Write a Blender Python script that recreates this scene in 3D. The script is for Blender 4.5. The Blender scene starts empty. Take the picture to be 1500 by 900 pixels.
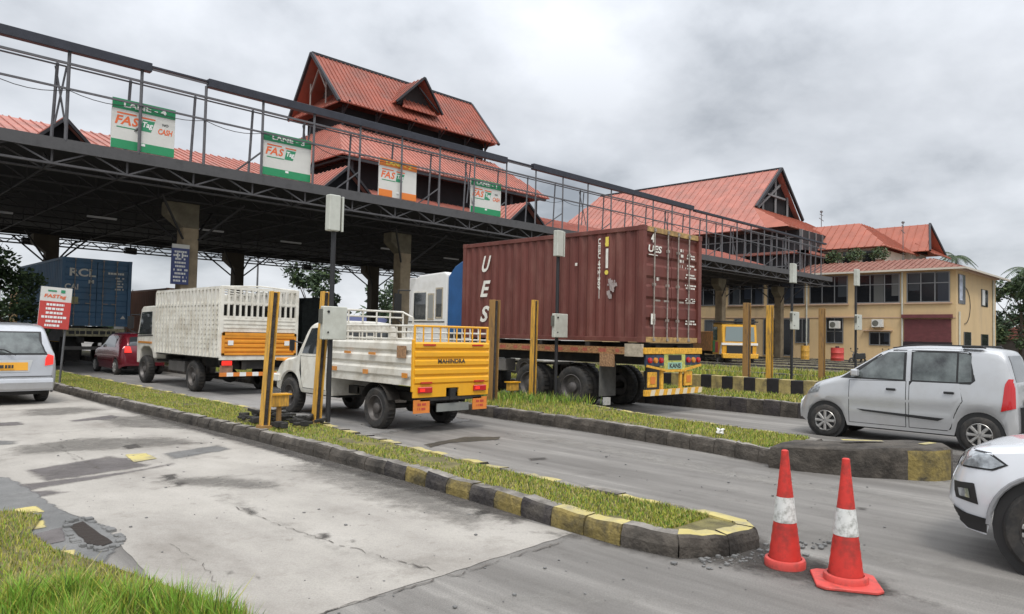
import bpy, bmesh, math, random
from mathutils import Vector, Matrix
from mathutils.bvhtree import BVHTree
R=math.radians
random.seed(7)
sc=bpy.context.scene
COL=sc.collection
# ------------------------------------------------------------------ camera, sky, sun, exposure
FOC=1060.0; CAMZ=1.7; PITCH=math.atan(42/1060.0); ROLL=R(1.26); HEAD=R(44.7)
_F0=Vector((math.sin(HEAD),math.cos(HEAD),0)); _R0=Vector((math.cos(HEAD),-math.sin(HEAD),0)); _U0=Vector((0,0,1))
CF=_F0*math.cos(PITCH)+_U0*math.sin(PITCH); _U=_U0*math.cos(PITCH)-_F0*math.sin(PITCH)
CR=_R0*math.cos(ROLL)+_U*math.sin(ROLL); CU=_U*math.cos(ROLL)-_R0*math.sin(ROLL)
cam=bpy.data.cameras.new('camera'); camo=bpy.data.objects.new('camera',cam); COL.objects.link(camo)
camo.matrix_world=Matrix(((CR.x,CU.x,-CF.x,0),(CR.y,CU.y,-CF.y,0),(CR.z,CU.z,-CF.z,CAMZ),(0,0,0,1)))
cam.sensor_width=36; cam.lens=FOC/1500*36; cam.clip_start=.05; cam.clip_end=3000
sc.camera=camo
def gp(px,py,z=0.0):
    """ground point seen at a pixel of the photograph"""
    v=CF+CR*((px-750)/FOC)+CU*((450-py)/FOC); t=(z-CAMZ)/v.z
    return Vector((v.x*t,v.y*t,z))
SUN_EL=R(58); SUN_AZ=R(215)     # compass-like, from +Y clockwise
w=bpy.data.worlds.new('World'); sc.world=w; w.use_nodes=True
nt=w.node_tree; nt.nodes.clear()
def N(nt,t,**k):
    n=nt.nodes.new(t)
    for a,b in k.items(): setattr(n,a,b)
    return n
out=N(nt,'ShaderNodeOutputWorld'); bg=N(nt,'ShaderNodeBackground'); bg.inputs[1].default_value=0.1
sky=N(nt,'ShaderNodeTexSky'); sky.sky_type='NISHITA'; sky.sun_disc=False; sky.sun_elevation=SUN_EL; sky.sun_rotation=SUN_AZ; sky.dust_density=2
tc=N(nt,'ShaderNodeTexCoord'); sep=N(nt,'ShaderNodeSeparateXYZ'); nt.links.new(tc.outputs['Generated'],sep.inputs[0])
mx=N(nt,'ShaderNodeMath',operation='MAXIMUM'); mx.inputs[1].default_value=0.0; nt.links.new(sep.outputs[2],mx.inputs[0])
ad=N(nt,'ShaderNodeMath',operation='ADD'); ad.inputs[1].default_value=0.42; nt.links.new(mx.outputs[0],ad.inputs[0])
dv=N(nt,'ShaderNodeVectorMath',operation='DIVIDE'); nt.links.new(tc.outputs['Generated'],dv.inputs[0])
cb=N(nt,'ShaderNodeCombineXYZ'); 
for i in range(3): nt.links.new(ad.outputs[0],cb.inputs[i])
nt.links.new(cb.outputs[0],dv.inputs[1])
n1=N(nt,'ShaderNodeTexNoise'); n1.inputs['Scale'].default_value=1.75; n1.inputs['Detail'].default_value=10; n1.inputs['Roughness'].default_value=.52; n1.inputs['Distortion'].default_value=.1
mp=N(nt,'ShaderNodeMapping'); mp.inputs['Location'].default_value=(5.3,2.2,0.35); nt.links.new(dv.outputs[0],mp.inputs[0]); nt.links.new(mp.outputs[0],n1.inputs['Vector'])
cr=N(nt,'ShaderNodeValToRGB'); e=cr.color_ramp.elements
e[0].position=.36; e[0].color=(.36,.39,.43,1); e[1].position=.61; e[1].color=(.90,.93,.98,1)
m_=e.new(.47); m_.color=(.66,.69,.735,1)
nt.links.new(n1.outputs[0],cr.inputs[0])
# brighter towards the zenith, as an overcast sky is
zr=N(nt,'ShaderNodeMapRange'); zr.inputs[1].default_value=.3; zr.inputs[2].default_value=1; zr.inputs[3].default_value=8.2; zr.inputs[4].default_value=23
nt.links.new(sep.outputs[2],zr.inputs[0])
sv=N(nt,'ShaderNodeVectorMath',operation='SCALE'); nt.links.new(cr.outputs[0],sv.inputs[0]); nt.links.new(zr.outputs[0],sv.inputs['Scale'])
mixs=N(nt,'ShaderNodeMixRGB'); mixs.inputs[0].default_value=.9; nt.links.new(sky.outputs[0],mixs.inputs[1]); nt.links.new(sv.outputs[0],mixs.inputs[2])
nt.links.new(mixs.outputs[0],bg.inputs[0]); nt.links.new(bg.outputs[0],out.inputs[0])
sun=bpy.data.lights.new('sun','SUN'); sun.energy=1.5; sun.angle=R(14); sun.color=(1,.97,.92)
so=bpy.data.objects.new('sun',sun); COL.objects.link(so)
sd=Vector((math.sin(SUN_AZ)*math.cos(SUN_EL),math.cos(SUN_AZ)*math.cos(SUN_EL),math.sin(SUN_EL)))
so.rotation_euler=sd.to_track_quat('Z','Y').to_euler()
sc.view_settings.view_transform='Standard'; sc.view_settings.look='None'; sc.view_settings.gamma=1; sc.view_settings.exposure=0.28
# ------------------------------------------------------------------ materials
MATS={}
def mat(name,col,rough=.6,metal=0.0,var=0.0,scale=3.0,bump=0.0,bscale=40.0,dirt=None,dirt_amt=0.0,dscale=2.0,streak=None,coat=0.0,spec=.5,emit=0):
    if name in MATS: return MATS[name]
    m=bpy.data.materials.new(name); m.use_nodes=True; t=m.node_tree; b=t.nodes['Principled BSDF']
    b.inputs['Roughness'].default_value=rough; b.inputs['Metallic'].default_value=metal
    b.inputs['Coat Weight'].default_value=coat; b.inputs['Specular IOR Level'].default_value=spec
    c4=(*col,1); last=None
    co=t.nodes.new('ShaderNodeTexCoord'); vec=co.outputs['Object']
    if streak:
        mpn=t.nodes.new('ShaderNodeMapping'); mpn.inputs['Scale'].default_value=streak; t.links.new(vec,mpn.inputs[0]); svec=mpn.outputs[0]
    else: svec=vec
    if var>0:
        nz=t.nodes.new('ShaderNodeTexNoise'); nz.inputs['Scale'].default_value=scale; nz.inputs['Detail'].default_value=7; nz.inputs['Roughness'].default_value=.62
        t.links.new(svec,nz.inputs['Vector'])
        r=t.nodes.new('ShaderNodeValToRGB'); r.color_ramp.elements[0].position=.3; r.color_ramp.elements[1].position=.7
        r.color_ramp.elements[0].color=(*[max(0,x*(1-var)) for x in col],1); r.color_ramp.elements[1].color=(*[min(1,x*(1+var)) for x in col],1)
        t.links.new(nz.outputs[0],r.inputs[0]); last=r.outputs[0]
    if dirt:
        nz=t.nodes.new('ShaderNodeTexNoise'); nz.inputs['Scale'].default_value=dscale; nz.inputs['Detail'].default_value=9; nz.inputs['Roughness'].default_value=.7
        t.links.new(svec,nz.inputs['Vector'])
        r=t.nodes.new('ShaderNodeValToRGB'); r.color_ramp.elements[0].position=.46; r.color_ramp.elements[1].position=.66
        t.links.new(nz.outputs[0],r.inputs[0])
        ml=t.nodes.new('ShaderNodeMath'); ml.operation='MULTIPLY'; ml.inputs[1].default_value=dirt_amt; t.links.new(r.outputs[0],ml.inputs[0])
        mi=t.nodes.new('ShaderNodeMixRGB'); mi.inputs[1].default_value=c4; mi.inputs[2].default_value=(*dirt,1)
        if last: t.links.new(last,mi.inputs[1])
        t.links.new(ml.outputs[0],mi.inputs[0]); last=mi.outputs[0]
    if last: t.links.new(last,b.inputs['Base Color'])
    else: b.inputs['Base Color'].default_value=c4
    if bump>0:
        nz=t.nodes.new('ShaderNodeTexNoise'); nz.inputs['Scale'].default_value=bscale; nz.inputs['Detail'].default_value=6; t.links.new(svec,nz.inputs['Vector'])
        bn=t.nodes.new('ShaderNodeBump'); bn.inputs['Strength'].default_value=bump; bn.inputs['Distance'].default_value=.02
        t.links.new(nz.outputs[0],bn.inputs['Height']); t.links.new(bn.outputs[0],b.inputs['Normal'])
    if emit>0:
        b.inputs['Emission Color'].default_value=c4; b.inputs['Emission Strength'].default_value=emit
    m.diffuse_color=c4; MATS[name]=m; return m
def road_mat(name,stops,scale,streak,speck,bump,rough,stain=(.05,.045,.04),stain_amt=.5,crack=0.0):
    m=bpy.data.materials.new(name); m.use_nodes=True; t=m.node_tree; b=t.nodes['Principled BSDF']; b.inputs['Roughness'].default_value=rough
    L=t.links.new; co=t.nodes.new('ShaderNodeTexCoord'); mpn=t.nodes.new('ShaderNodeMapping'); mpn.inputs['Scale'].default_value=streak; L(co.outputs['Object'],mpn.inputs[0])
    n=t.nodes.new('ShaderNodeTexNoise'); n.inputs['Scale'].default_value=scale; n.inputs['Detail'].default_value=10; n.inputs['Roughness'].default_value=.62; L(mpn.outputs[0],n.inputs['Vector'])
    r=t.nodes.new('ShaderNodeValToRGB'); el=r.color_ramp.elements; el[0].position=stops[0][0]; el[0].color=(*stops[0][1],1); el[1].position=stops[-1][0]; el[1].color=(*stops[-1][1],1)
    for p,c in stops[1:-1]: q=el.new(p); q.color=(*c,1)
    L(n.outputs[0],r.inputs[0]); last=r.outputs[0]
    def layer(sc_,pos0,pos1,colr,amt,vec,detail=8):
        nonlocal last
        k=t.nodes.new('ShaderNodeTexNoise'); k.inputs['Scale'].default_value=sc_; k.inputs['Detail'].default_value=detail; k.inputs['Roughness'].default_value=.68; L(vec,k.inputs['Vector'])
        q=t.nodes.new('ShaderNodeValToRGB'); q.color_ramp.elements[0].position=pos0; q.color_ramp.elements[1].position=pos1; L(k.outputs[0],q.inputs[0])
        ml=t.nodes.new('ShaderNodeMath'); ml.operation='MULTIPLY'; ml.inputs[1].default_value=amt; L(q.outputs[0],ml.inputs[0])
        mi=t.nodes.new('ShaderNodeMixRGB'); mi.inputs[2].default_value=(*colr,1); L(last,mi.inputs[1]); L(ml.outputs[0],mi.inputs[0]); last=mi.outputs[0]
    layer(1.3,.56,.70,stain,stain_amt,co.outputs['Object'])
    layer(7,.60,.72,stain,stain_amt*.9,co.outputs['Object'],5)
    layer(90,.35,.75,(stain[0]*.5,)*3,speck,co.outputs['Object'],3)
    if crack>0:
        v=t.nodes.new('ShaderNodeTexVoronoi'); v.feature='DISTANCE_TO_EDGE'; v.inputs['Scale'].default_value=.55
        nn=t.nodes.new('ShaderNodeTexNoise'); nn.inputs['Scale'].default_value=2.5; nn.inputs['Detail'].default_value=6; L(co.outputs['Object'],nn.inputs['Vector'])
        mm=t.nodes.new('ShaderNodeMixRGB'); mm.inputs[0].default_value=.25; L(co.outputs['Object'],mm.inputs[1]); L(nn.outputs['Color'],mm.inputs[2]); L(mm.outputs[0],v.inputs['Vector'])
        q=t.nodes.new('ShaderNodeValToRGB'); q.color_ramp.elements[0].position=.0; q.color_ramp.elements[0].color=(1,1,1,1); q.color_ramp.elements[1].position=.012; q.color_ramp.elements[1].color=(0,0,0,1); L(v.outputs[0],q.inputs[0])
        nb=t.nodes.new('ShaderNodeTexNoise'); nb.inputs['Scale'].default_value=.7; L(co.outputs['Object'],nb.inputs['Vector'])
        gt=t.nodes.new('ShaderNodeMath'); gt.operation='GREATER_THAN'; gt.inputs[1].default_value=.5; L(nb.outputs[0],gt.inputs[0])
        m2=t.nodes.new('ShaderNodeMath'); m2.operation='MULTIPLY'; L(q.outputs[0],m2.inputs[0]); L(gt.outputs[0],m2.inputs[1])
        m3=t.nodes.new('ShaderNodeMath'); m3.operation='MULTIPLY'; m3.inputs[1].default_value=crack; L(m2.outputs[0],m3.inputs[0])
        mi=t.nodes.new('ShaderNodeMixRGB'); mi.inputs[2].default_value=(.05,.045,.04,1); L(last,mi.inputs[1]); L(m3.outputs[0],mi.inputs[0]); last=mi.outputs[0]
    L(last,b.inputs['Base Color'])
    k=t.nodes.new('ShaderNodeTexNoise'); k.inputs['Scale'].default_value=60; k.inputs['Detail'].default_value=8; k.inputs['Roughness'].default_value=.7; L(co.outputs['Object'],k.inputs['Vector'])
    bn=t.nodes.new('ShaderNodeBump'); bn.inputs['Strength'].default_value=bump; bn.inputs['Distance'].default_value=.015; L(k.outputs[0],bn.inputs['Height']); L(bn.outputs[0],b.inputs['Normal'])
    MATS[name]=m; return m
asphalt=road_mat('asphalt',[(.36,(.165,.152,.136)),(.48,(.215,.20,.181)),(.57,(.26,.243,.22)),(.66,(.37,.348,.315))],1.1,(1.9,.20,1),.5,.55,.8,(.10,.088,.075),.4)
concrete=road_mat('concrete_paving',[(.3,(.28,.252,.218)),(.43,(.38,.35,.31)),(.56,(.445,.412,.365)),(.7,(.50,.465,.415))],1.1,(1,.55,1),.35,.6,.85,(.20,.175,.145),.55,0)
patchdark=road_mat('patch_asphalt',[(.3,(.12,.105,.10)),(.7,(.19,.17,.165))],2,(1,1,1),.4,.5,.85,(.06,.055,.05),.5)
patchmid=road_mat('patch_cement',[(.3,(.15,.15,.145)),(.7,(.24,.235,.225))],2,(1,1,1),.4,.5,.85,(.07,.065,.06),.5)
soil=road_mat('soil',[(.3,(.05,.042,.03)),(.7,(.11,.09,.06))],3,(1,1,1),.5,1.0,.95,(.03,.025,.02),.6)
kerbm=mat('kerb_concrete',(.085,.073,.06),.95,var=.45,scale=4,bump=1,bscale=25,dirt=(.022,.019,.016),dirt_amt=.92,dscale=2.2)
kerbblack=mat('kerb_black_paint',(.035,.03,.03),.9,var=.4,scale=5,bump=1,bscale=25,dirt=(.12,.105,.085),dirt_amt=.6,dscale=3)
kerbyellow=mat('kerb_yellow_paint',(.23,.175,.055),.9,var=.35,scale=5,bump=1,bscale=25,dirt=(.045,.04,.03),dirt_amt=.95,dscale=3)
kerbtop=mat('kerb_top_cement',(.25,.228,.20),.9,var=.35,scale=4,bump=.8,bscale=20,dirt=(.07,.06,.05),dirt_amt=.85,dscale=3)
kerbtopyel=mat('kerb_top_yellow',(.55,.46,.17),.85,var=.2,scale=5,bump=.6,bscale=25,dirt=(.22,.20,.16),dirt_amt=1.0,dscale=2.5)
redroof=mat('red_roof_sheet',(.32,.092,.060),.65,var=.22,scale=.8,dirt=(.20,.10,.08),dirt_amt=.75,dscale=.6)
redpink=mat('pale_red_roof_sheet',(.43,.165,.125),.65,var=.18,scale=.8,dirt=(.27,.14,.115),dirt_amt=.7,dscale=.6)
redorange=mat('orange_red_roof_sheet',(.37,.115,.072),.6,var=.15,scale=.8,dirt=(.30,.11,.07),dirt_amt=.5,dscale=.6)
tile=mat('clay_tile',(.22,.085,.06),.85,var=.5,scale=6,bump=.8,bscale=12,dirt=(.36,.25,.20),dirt_amt=.5,dscale=3)
darksteel=mat('dark_steel',(.032,.031,.035),.55,metal=.2,var=.3)
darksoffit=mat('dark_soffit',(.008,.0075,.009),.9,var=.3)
trussm=mat('truss_steel',(.04,.038,.04),.6,metal=.2)
greysteel=mat('grey_painted_steel',(.15,.15,.155),.55,metal=.3,var=.2)
beammat=mat('gantry_beam_sheet',(.035,.037,.048),.5,metal=.3,var=.2)
deckgrey=mat('weathered_fascia',(.085,.083,.085),.8,var=.3,scale=2,dirt=(.03,.03,.03),dirt_amt=.6)
colm=mat('column_plaster',(.34,.27,.18),.85,var=.25,scale=1.5,dirt=(.14,.11,.08),dirt_amt=.6,dscale=1.2)
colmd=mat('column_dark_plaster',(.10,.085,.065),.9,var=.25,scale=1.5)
wallm=mat('ochre_wall_paint',(.60,.435,.235),.85,var=.14,scale=.5,dirt=(.36,.27,.17),dirt_amt=.6,dscale=.5,streak=(1,1,.35))
wallpink=mat('cream_sunshade',(.50,.35,.25),.85,var=.1,scale=.6)
winglass=mat('dark_window_glass',(.012,.013,.015),.12,spec=.6)
winframe=mat('window_frame_aluminium',(.25,.25,.25),.4,metal=.5)
maroon=mat('maroon_shutter',(.13,.035,.038),.6,var=.2)
white=mat('white_paint',(.78,.77,.74),.5,var=.05,scale=2,dirt=(.52,.49,.44),dirt_amt=.5,dscale=2)
truckwhite=mat('aged_white_truck_paint',(.74,.715,.64),.5,var=.08,scale=3,dirt=(.42,.37,.28),dirt_amt=.6,dscale=2.5)
cream=mat('cream_lettering',(.80,.78,.70),.6,var=.1,scale=9,dirt=(.5,.4,.35),dirt_amt=.4,dscale=8)
yellowpost=mat('yellow_post_paint',(.68,.37,.05),.55,var=.2,scale=2,dirt=(.16,.10,.05),dirt_amt=.75,dscale=3,streak=(5,5,.8))
rustpost=mat('rusty_yellow_post_paint',(.36,.20,.06),.7,var=.35,scale=3,dirt=(.09,.055,.035),dirt_amt=.8,dscale=3,streak=(5,5,.8))
tgyellow=mat('tailgate_yellow',(.82,.40,.015),.4,var=.06,scale=3,dirt=(.55,.27,.03),dirt_amt=.4,dscale=3,coat=.2)
tgorange=mat('tailgate_orange',(.75,.30,.03),.45,var=.08,scale=3,dirt=(.4,.16,.03),dirt_amt=.4)
contred=mat('container_oxide_red',(.14,.038,.028),.6,var=.22,scale=1.0,dirt=(.22,.10,.075),dirt_amt=.55,dscale=2.2,streak=(1,1,.35))
contblue=mat('container_blue',(.085,.18,.30),.55,var=.18,scale=1.2,dirt=(.10,.13,.16),dirt_amt=.5,dscale=2,streak=(1,1,.35))
contbrown=mat('container_brown',(.46,.20,.11),.6,var=.15,scale=1)
chassis=mat('chassis_black',(.018,.017,.016),.7,var=.4,scale=4,dirt=(.07,.055,.04),dirt_amt=.5)
rubber=mat('tyre_rubber',(.028,.027,.026),.85,var=.3,scale=8,dirt=(.10,.085,.07),dirt_amt=.6,dscale=5)
rimgrey=mat('steel_rim',(.14,.13,.125),.55,metal=.4,var=.3,dirt=(.09,.07,.05),dirt_amt=.6)
hubcap=mat('silver_hubcap',(.50,.49,.47),.35,metal=.6,var=.1,dirt=(.25,.22,.18),dirt_amt=.5,dscale=6)
carsilver=mat('silver_car_paint',(.56,.565,.57),.28,metal=.45,coat=.6,dirt=(.46,.45,.43),dirt_amt=.35,dscale=2.5)
carsilver2=mat('light_silver_car_paint',(.50,.51,.53),.3,metal=.5,coat=.5,dirt=(.38,.37,.36),dirt_amt=.4,dscale=2.5)
carwhite=mat('pearl_white_car_paint',(.72,.735,.76),.25,metal=.1,coat=.8)
carred=mat('dark_red_car_paint',(.16,.012,.022),.25,metal=.3,coat=.8)
carglass=mat('car_glass',(.035,.04,.043),.06,spec=.9,coat=.5)
carglasslt=mat('tinted_clear_glass',(.10,.115,.11),.05,spec=.9,coat=.6,var=.85,scale=2.6)
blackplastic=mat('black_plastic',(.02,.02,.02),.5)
seam=mat('panel_gap',(.02,.02,.02),.9)
redlamp=mat('red_lamp',(.50,.012,.014),.15,coat=.8)
litlamp=mat('lit_red_lamp',(.75,.03,.02),.2,emit=.55)
lamplens=mat('headlamp_lens',(.42,.44,.45),.08,metal=.5,coat=1,var=.5,scale=14)
amber=mat('amber_reflector',(.65,.25,.03),.3,coat=.5)
platey=mat('yellow_plate',(.75,.36,.03),.45)
orangefl=mat('orange_flap',(.70,.22,.04),.5,var=.15,scale=6)
signgreen=mat('sign_green',(.02,.25,.10),.5,var=.06)
signwhite=mat('sign_white',(.62,.61,.57),.55,var=.05,scale=2)
signorange=mat('sign_orange',(.72,.20,.03),.5)
signred=mat('sign_red',(.52,.06,.05),.5,var=.1)
signblue=mat('sign_blue',(.05,.07,.20),.5,var=.1)
ltwhite=mat('lettering_white',(.78,.78,.76),.6)
ltorange=mat('lettering_orange',(.72,.14,.04),.6)
ltgreen=mat('lettering_green',(.03,.25,.12),.6)
ltdark=mat('lettering_dark',(.04,.04,.04),.6)
ltyellow=mat('lettering_yellow',(.78,.62,.10),.6)
boxgrey=mat('meter_box_paint',(.52,.53,.47),.5,var=.08,dirt=(.34,.33,.27),dirt_amt=.5)
boxdark=mat('dark_box_fittings',(.12,.12,.10),.6,var=.2)  # plain dark tone of the brackets and grilles
polem=mat('black_pole',(.02,.02,.022),.5)
conered=mat('cone_red',(.58,.035,.025),.55,var=.2,scale=5,dirt=(.17,.03,.022),dirt_amt=.8,dscale=7)
conewhite=mat('cone_sleeve',(.66,.66,.63),.5,var=.1,scale=20,dirt=(.16,.16,.13),dirt_amt=.75,dscale=18)
conepink=mat('cone_base_red',(.62,.075,.06),.6,var=.15,scale=6,dirt=(.22,.06,.05),dirt_amt=.75,dscale=8)
tarpblue=mat('blue_cab_back',(.02,.09,.24),.5,var=.15)
truckyel=mat('lorry_yellow',(.70,.36,.03),.5,var=.1)
truckgrn=mat('lorry_green',(.03,.30,.07),.5)
trunkm=mat('bark',(.09,.07,.05),.95,var=.3,scale=6,bump=.6)
leafd=[mat('leaf_dark',(.018,.035,.015),.7),mat('leaf_mid',(.035,.065,.022),.7),mat('leaf_light',(.07,.11,.035),.65)]
leafp=[mat('palm_dark',(.03,.055,.02),.6),mat('palm_mid',(.06,.10,.035),.6),mat('palm_light',(.12,.15,.06),.6)]
grassm=[mat('grass_yellow_green',(.36,.36,.05),.8),mat('grass_green',(.20,.27,.035),.8),mat('grass_dry',(.42,.36,.13),.85),mat('grass_bright',(.20,.38,.035),.7),mat('grass_deep',(.07,.12,.025),.8)]
turf=mat('turf_soil',(.16,.14,.055),.95,var=.45,scale=6,bump=1,bscale=30,dirt=(.09,.075,.045),dirt_amt=.7,dscale=2.5)
turfdark=mat('turf_field',(.08,.11,.04),.95,var=.4,scale=2,bump=1,bscale=30)
# ------------------------------------------------------------------ mesh helpers
class MB:
    def __init__(s): s.v=[]; s.f=[]; s.mi=[]; s.cur=0
    def add(s,vs,fs):
        o=len(s.v); s.v+= [tuple(p) for p in vs]; s.f+=[tuple(i+o for i in f) for f in fs]; s.mi+=[s.cur]*len(fs); return s
    def box(s,x0,y0,z0,x1,y1,z1):
        if x0>x1:x0,x1=x1,x0
        if y0>y1:y0,y1=y1,y0
        if z0>z1:z0,z1=z1,z0
        return s.add([(x0,y0,z0),(x1,y0,z0),(x1,y1,z0),(x0,y1,z0),(x0,y0,z1),(x1,y0,z1),(x1,y1,z1),(x0,y1,z1)],[(0,3,2,1),(4,5,6,7),(0,1,5,4),(1,2,6,5),(2,3,7,6),(3,0,4,7)])
    def tube(s,p,q,r,n=6,r2=None,cap=True):
        p=Vector(p);q=Vector(q);d=(q-p)
        if d.length<1e-6: return s
        d.normalize(); a=d.orthogonal().normalized(); 
        if abs(d.z)<.99: a=d.cross(Vector((0,0,1))).normalized()
        b=d.cross(a); r2=r if r2 is None else r2; vs=[]
        for k in range(n):
            t=2*math.pi*(k+.5)/n; o=a*math.cos(t)+b*math.sin(t); vs.append(p+o*r)
        for k in range(n):
            t=2*math.pi*(k+.5)/n; o=a*math.cos(t)+b*math.sin(t); vs.append(q+o*r2)
        fs=[(k,(k+1)%n,n+(k+1)%n,n+k) for k in range(n)]
        if cap: fs+=[tuple(range(n-1,-1,-1)),tuple(range(n,2*n))]
        return s.add(vs,fs)
    def bar(s,p,q,w_,h=None): return s.tube(p,q,(w_)*.7071,4)
    def path(s,pts,r,n=6):
        for a,b in zip(pts[:-1],pts[1:]): s.tube(a,b,r,n)
        return s
    def prism(s,poly,axis,a,b):
        """poly of 2D points extruded along axis ('x': poly=(y,z), 'y': (x,z), 'z': (x,y))"""
        def P(u,v,t): return (t,u,v) if axis=='x' else ((u,t,v) if axis=='y' else (u,v,t))
        n=len(poly); vs=[P(u,v,a) for u,v in poly]+[P(u,v,b) for u,v in poly]
        fs=[(k,(k+1)%n,n+(k+1)%n,n+k) for k in range(n)]+[tuple(range(n-1,-1,-1)),tuple(range(n,2*n))]
        return s.add(vs,fs)
    def revolve(s,prof,c,axis='z',n=24,a0=0,a1=2*math.pi):
        full=abs(a1-a0-2*math.pi)<1e-6; m=n if full else n+1; vs=[]
        for k in range(m):
            t=a0+(a1-a0)*k/n; cs,sn=math.cos(t),math.sin(t)
            for r,h in prof:
                if axis=='z': vs.append((c[0]+r*cs,c[1]+r*sn,c[2]+h))
                elif axis=='x': vs.append((c[0]+h,c[1]+r*cs,c[2]+r*sn))
                else: vs.append((c[0]+r*cs,c[1]+h,c[2]+r*sn))
        L=len(prof); fs=[]
        for k in range(n):
            k2=(k+1)%m
            for j in range(L-1): fs.append((k*L+j,k2*L+j,k2*L+j+1,k*L+j+1))
        return s.add(vs,fs)
    def text(s,txt,org,right,up,width,height,shear=0,depth=0):
        me=text_mesh(txt); 
        if not me: return s
        vs,fs=me; x0=min(v[0] for v in vs);x1=max(v[0] for v in vs);y0=min(v[1] for v in vs);y1=max(v[1] for v in vs)
        org=Vector(org);r=Vector(right).normalized();u=Vector(up).normalized()
        if width is None: width=(x1-x0)/(y1-y0)*height
        out_=[]
        for v in vs:
            a=(v[0]-x0)/(x1-x0)*width-width/2; b=(v[1]-y0)/(y1-y0)*height-height/2
            out_.append(org+r*(a+shear*b)+u*b)
        return s.add(out_,fs)
    def strokes(s,org,right,up,width,height,rows,rnd,fill=.8):
        """rows of short dashes: writing too blurred to read"""
        r=Vector(right).normalized();u=Vector(up).normalized();org=Vector(org)
        for k in range(rows):
            zc=height/2-(k+.5)*height/rows; h=height/rows*.27; L=width*rnd.uniform(.6,1); x=-L/2
            while x<L/2-.01:
                wd=rnd.uniform(.05,.16)*width
                if rnd.random()<fill:
                    a=x;b=min(x+wd*.8,L/2)
                    s.add([org+r*a+u*(zc-h),org+r*b+u*(zc-h),org+r*b+u*(zc+h),org+r*a+u*(zc+h)],[(0,1,2,3)])
                x+=wd
        return s
    def build(s,name,m,parent=None,smooth=False,bevel=0,seg=1,loc=None,fixn=True):
        me=bpy.data.meshes.new(name); me.from_pydata(s.v,[],s.f)
        ms=m if isinstance(m,(list,tuple)) else [m]
        for x in ms: me.materials.append(x)
        if len(ms)>1:
            for p,i in zip(me.polygons,s.mi): p.material_index=i
        if bevel>0 or fixn:
            bm=bmesh.new(); bm.from_mesh(me)
            if fixn: bmesh.ops.recalc_face_normals(bm,faces=bm.faces)
            if bevel>0:
                es=[e for e in bm.edges if len(e.link_faces)==2 and e.calc_face_angle(0)>.5]
                bmesh.ops.bevel(bm,geom=es,offset=bevel,segments=seg,profile=.6,affect='EDGES',clamp_overlap=True)
            bm.to_mesh(me); bm.free()
        if smooth:
            me.polygons.foreach_set('use_smooth',[True]*len(me.polygons))
            try: me.set_sharp_from_angle(angle=R(38))
            except Exception: pass
        me.update(); o=bpy.data.objects.new(name,me); COL.objects.link(o)
        if parent: o.parent=parent
        if loc is not None: o.location=loc
        return o
_tc={}
def text_mesh(txt):
    if txt in _tc: return _tc[txt]
    cu=bpy.data.curves.new('t','FONT'); cu.body=txt; cu.resolution_u=3; cu.offset=.03; o=bpy.data.objects.new('t',cu); COL.objects.link(o)
    dg=bpy.context.evaluated_depsgraph_get(); me=bpy.data.meshes.new_from_object(o.evaluated_get(dg))
    r=([tuple(v.co) for v in me.vertices],[tuple(p.vertices) for p in me.polygons]); bpy.data.objects.remove(o); bpy.data.meshes.remove(me); bpy.data.curves.remove(cu)
    _tc[txt]=r; return r
def tag(o,label,cat,group=None,kind=None):
    o['label']=label; o['category']=cat
    if group: o['group']=group
    if kind: o['kind']=kind
    return o
def thing(name,label,cat,loc=(0,0,0),rz=0,group=None):
    o=bpy.data.objects.new(name,None); COL.objects.link(o); o.location=loc; o.rotation_euler=(0,0,rz); o.empty_display_size=.2
    return tag(o,label,cat,group)
def dup(root,loc,label=None,rz=None):
    def cp(o,p):
        c=o.copy(); COL.objects.link(c); c.parent=p
        for ch in o.children: cp(ch,c)
        return c
    r=cp(root,None); r.location=loc
    if rz is not None: r.rotation_euler=(0,0,rz)
    if label: r['label']=label
    return r
def struct(o,label=None):
    o['kind']='structure'
    if label: o['label']=label
    return o
def sheet(name,poly,z,m,jag=0,rnd=None,seed=1):
    rnd=random.Random(seed); pts=[]
    n=len(poly)
    for k in range(n):
        a=Vector(poly[k][:2]);b=Vector(poly[(k+1)%n][:2])
        if jag>0:
            st=max(1,int((b-a).length/ .12))
            for j in range(st):
                p=a.lerp(b,j/st); pts.append((p.x+rnd.uniform(-jag,jag),p.y+rnd.uniform(-jag,jag),z))
        else: pts.append((a.x,a.y,z))
    me=bpy.data.meshes.new(name); me.from_pydata(pts,[],[tuple(range(len(pts)))]); bm=bmesh.new(); bm.from_mesh(me)
    bmesh.ops.triangulate(bm,faces=bm.faces)
    for f in bm.faces:
        if f.normal.z<0: f.normal_flip()
    bm.to_mesh(me); bm.free(); me.materials.append(m)
    o=bpy.data.objects.new(name,me); COL.objects.link(o); return struct(o)
_soft={}
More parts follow.
